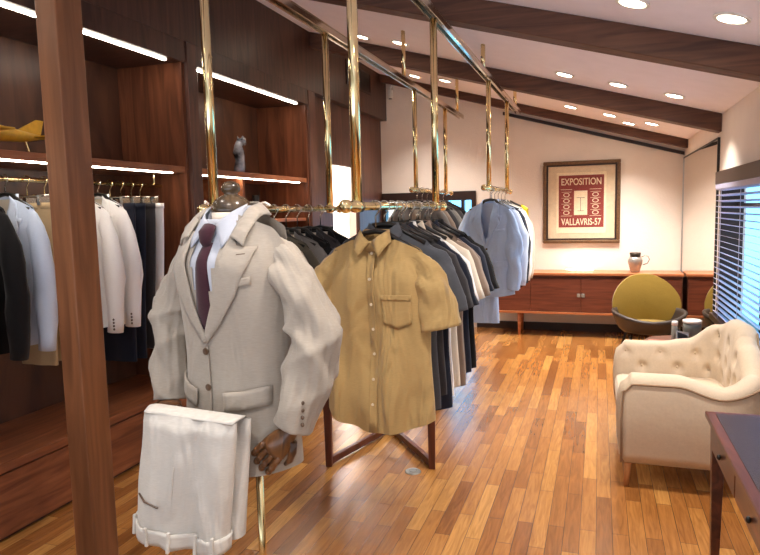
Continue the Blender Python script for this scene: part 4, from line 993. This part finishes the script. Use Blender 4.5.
for x in (-hx+.045, hx-.045):
    for y in (-hy+.045, hy-.045):
        MB().hexa([(x-.014, y-.014, 0), (x+.014, y-.014, 0), (x+.014, y+.014, 0), (x-.014, y+.014, 0)], [(x-.026, y-.026, .7), (x+.026, y-.026, .7), (x+.026, y+.026, .7), (x-.026, y+.026, .7)]).build('leg', WDESK, d, bevel=.003)

# ------------------------------------------------------------------ shelf ornaments
o = thing('toy_aeroplane', (-3.0, 2.55, SHZ+0.003), 'yellow wooden model aeroplane on the near wardrobe shelf', 'model aeroplane')
YEL = plain('aeroplane_yellow', (206, 156, 40), .4, var=.1)
MB().sweep([(0, -.55, .12), (0, -.45, .125), (0, -.1, .11), (0, .22, .1), (0, .36, .105)], [.02, .06, .058, .03, .008], n=14).build('fuselage', YEL, o, smooth=True)
mb = MB(); mb.hexa([(-.008, .16, .12), (.008, .16, .12), (.008, .33, .115), (-.008, .33, .115)], [(-.004, .31, .2), (.004, .31, .2), (.004, .36, .2), (-.004, .36, .2)]); mb.build('tail_fin', YEL, o, bevel=.002)
mb = MB(); mb.box(-.13, .13, .27, .35, .1, .106); mb.build('tailplane', YEL, o, bevel=.002)
mb = MB(); mb.hexa([(-.3, -.22, .085), (.3, -.22, .085), (.3, -.1, .085), (-.3, -.1, .085)], [(-.3, -.22, .095), (.3, -.22, .095), (.3, -.1, .095), (-.3, -.1, .095)]); mb.build('wing', YEL, o, bevel=.003)
MB().sweep([(0, .22, .1), (0, .25, .012)], .008, n=8).build('tail_strut', BRASS, o)
for s in (-1, 1): MB().sweep([(0, -.2, .09), (s*.08, -.2, .012)], .008, n=8).build('landing_strut', BRASS, o)
o = thing('figurine', (-2.95, 4.93, SHZ+0.002), 'black and silver abstract animal figurine on the far display shelf', 'figurine')
FIG = plain('figurine_glaze', (150, 150, 156), .2, .2, var=.93, scale=9)
MB().sweep([(0, 0, 0), (0, 0, .04), (.005, .005, .11), (0, -.005, .18), (-.01, .01, .23), (0, .02, .27)], [.045, .05, .04, .05, .036, .03], n=14).build('body', FIG, o, smooth=True)
MB().sweep([(0, .02, .26), (-.0, .07, .285), (0, .1, .26)], [.032, .032, .02], n=12).build('head', FIG, o, smooth=True)
for q in (-1, 1): MB().sweep([(q*.02, .03, .28), (q*.025, .035, .32)], [.012, .004], n=8).build('ear', FIG, o, smooth=True)
zl = SHZ-.40
o = thing('octopus_jug', (-2.93, 5.15, zl+0.002), 'dark bottle with white tentacle-like handles in the display cubby', 'bottle')
MB().lathe([(.05, 0), (.07, .03), (.07, .09), (.04, .13), (.028, .15), (.03, .21), (.036, .215)], n=20).build('bottle', BLACK, o, smooth=True)
for k in range(5):
    q = k*2*pi/5-1.2; MB().sweep([(cos(q)*r_, sin(q)*r_, z) for r_, z in ((.03, .13), (.09, .145), (.135, .12), (.14, .06), (.12, .02))], [.013, .014, .013, .011, .007], n=8).build('tentacle', WHITEP, o, smooth=True)
o = thing('white_ornament', (-2.93, 4.33, zl+0.002), 'white curled ornament in the left display cubby behind the mannequin neck', 'ornament')
MB().sweep([(0, -.06, .028), (0, .02, .028), (0, .08, .06), (0, .09, .12), (0, .03, .15), (0, -.02, .11)], [.02, .024, .022, .018, .014, .008], n=10).build('curl', WHITEP, o, smooth=True)
MB().ball((0, -.01, .012), (.05, .08, .012)).build('base', WHITEP, o, smooth=True)
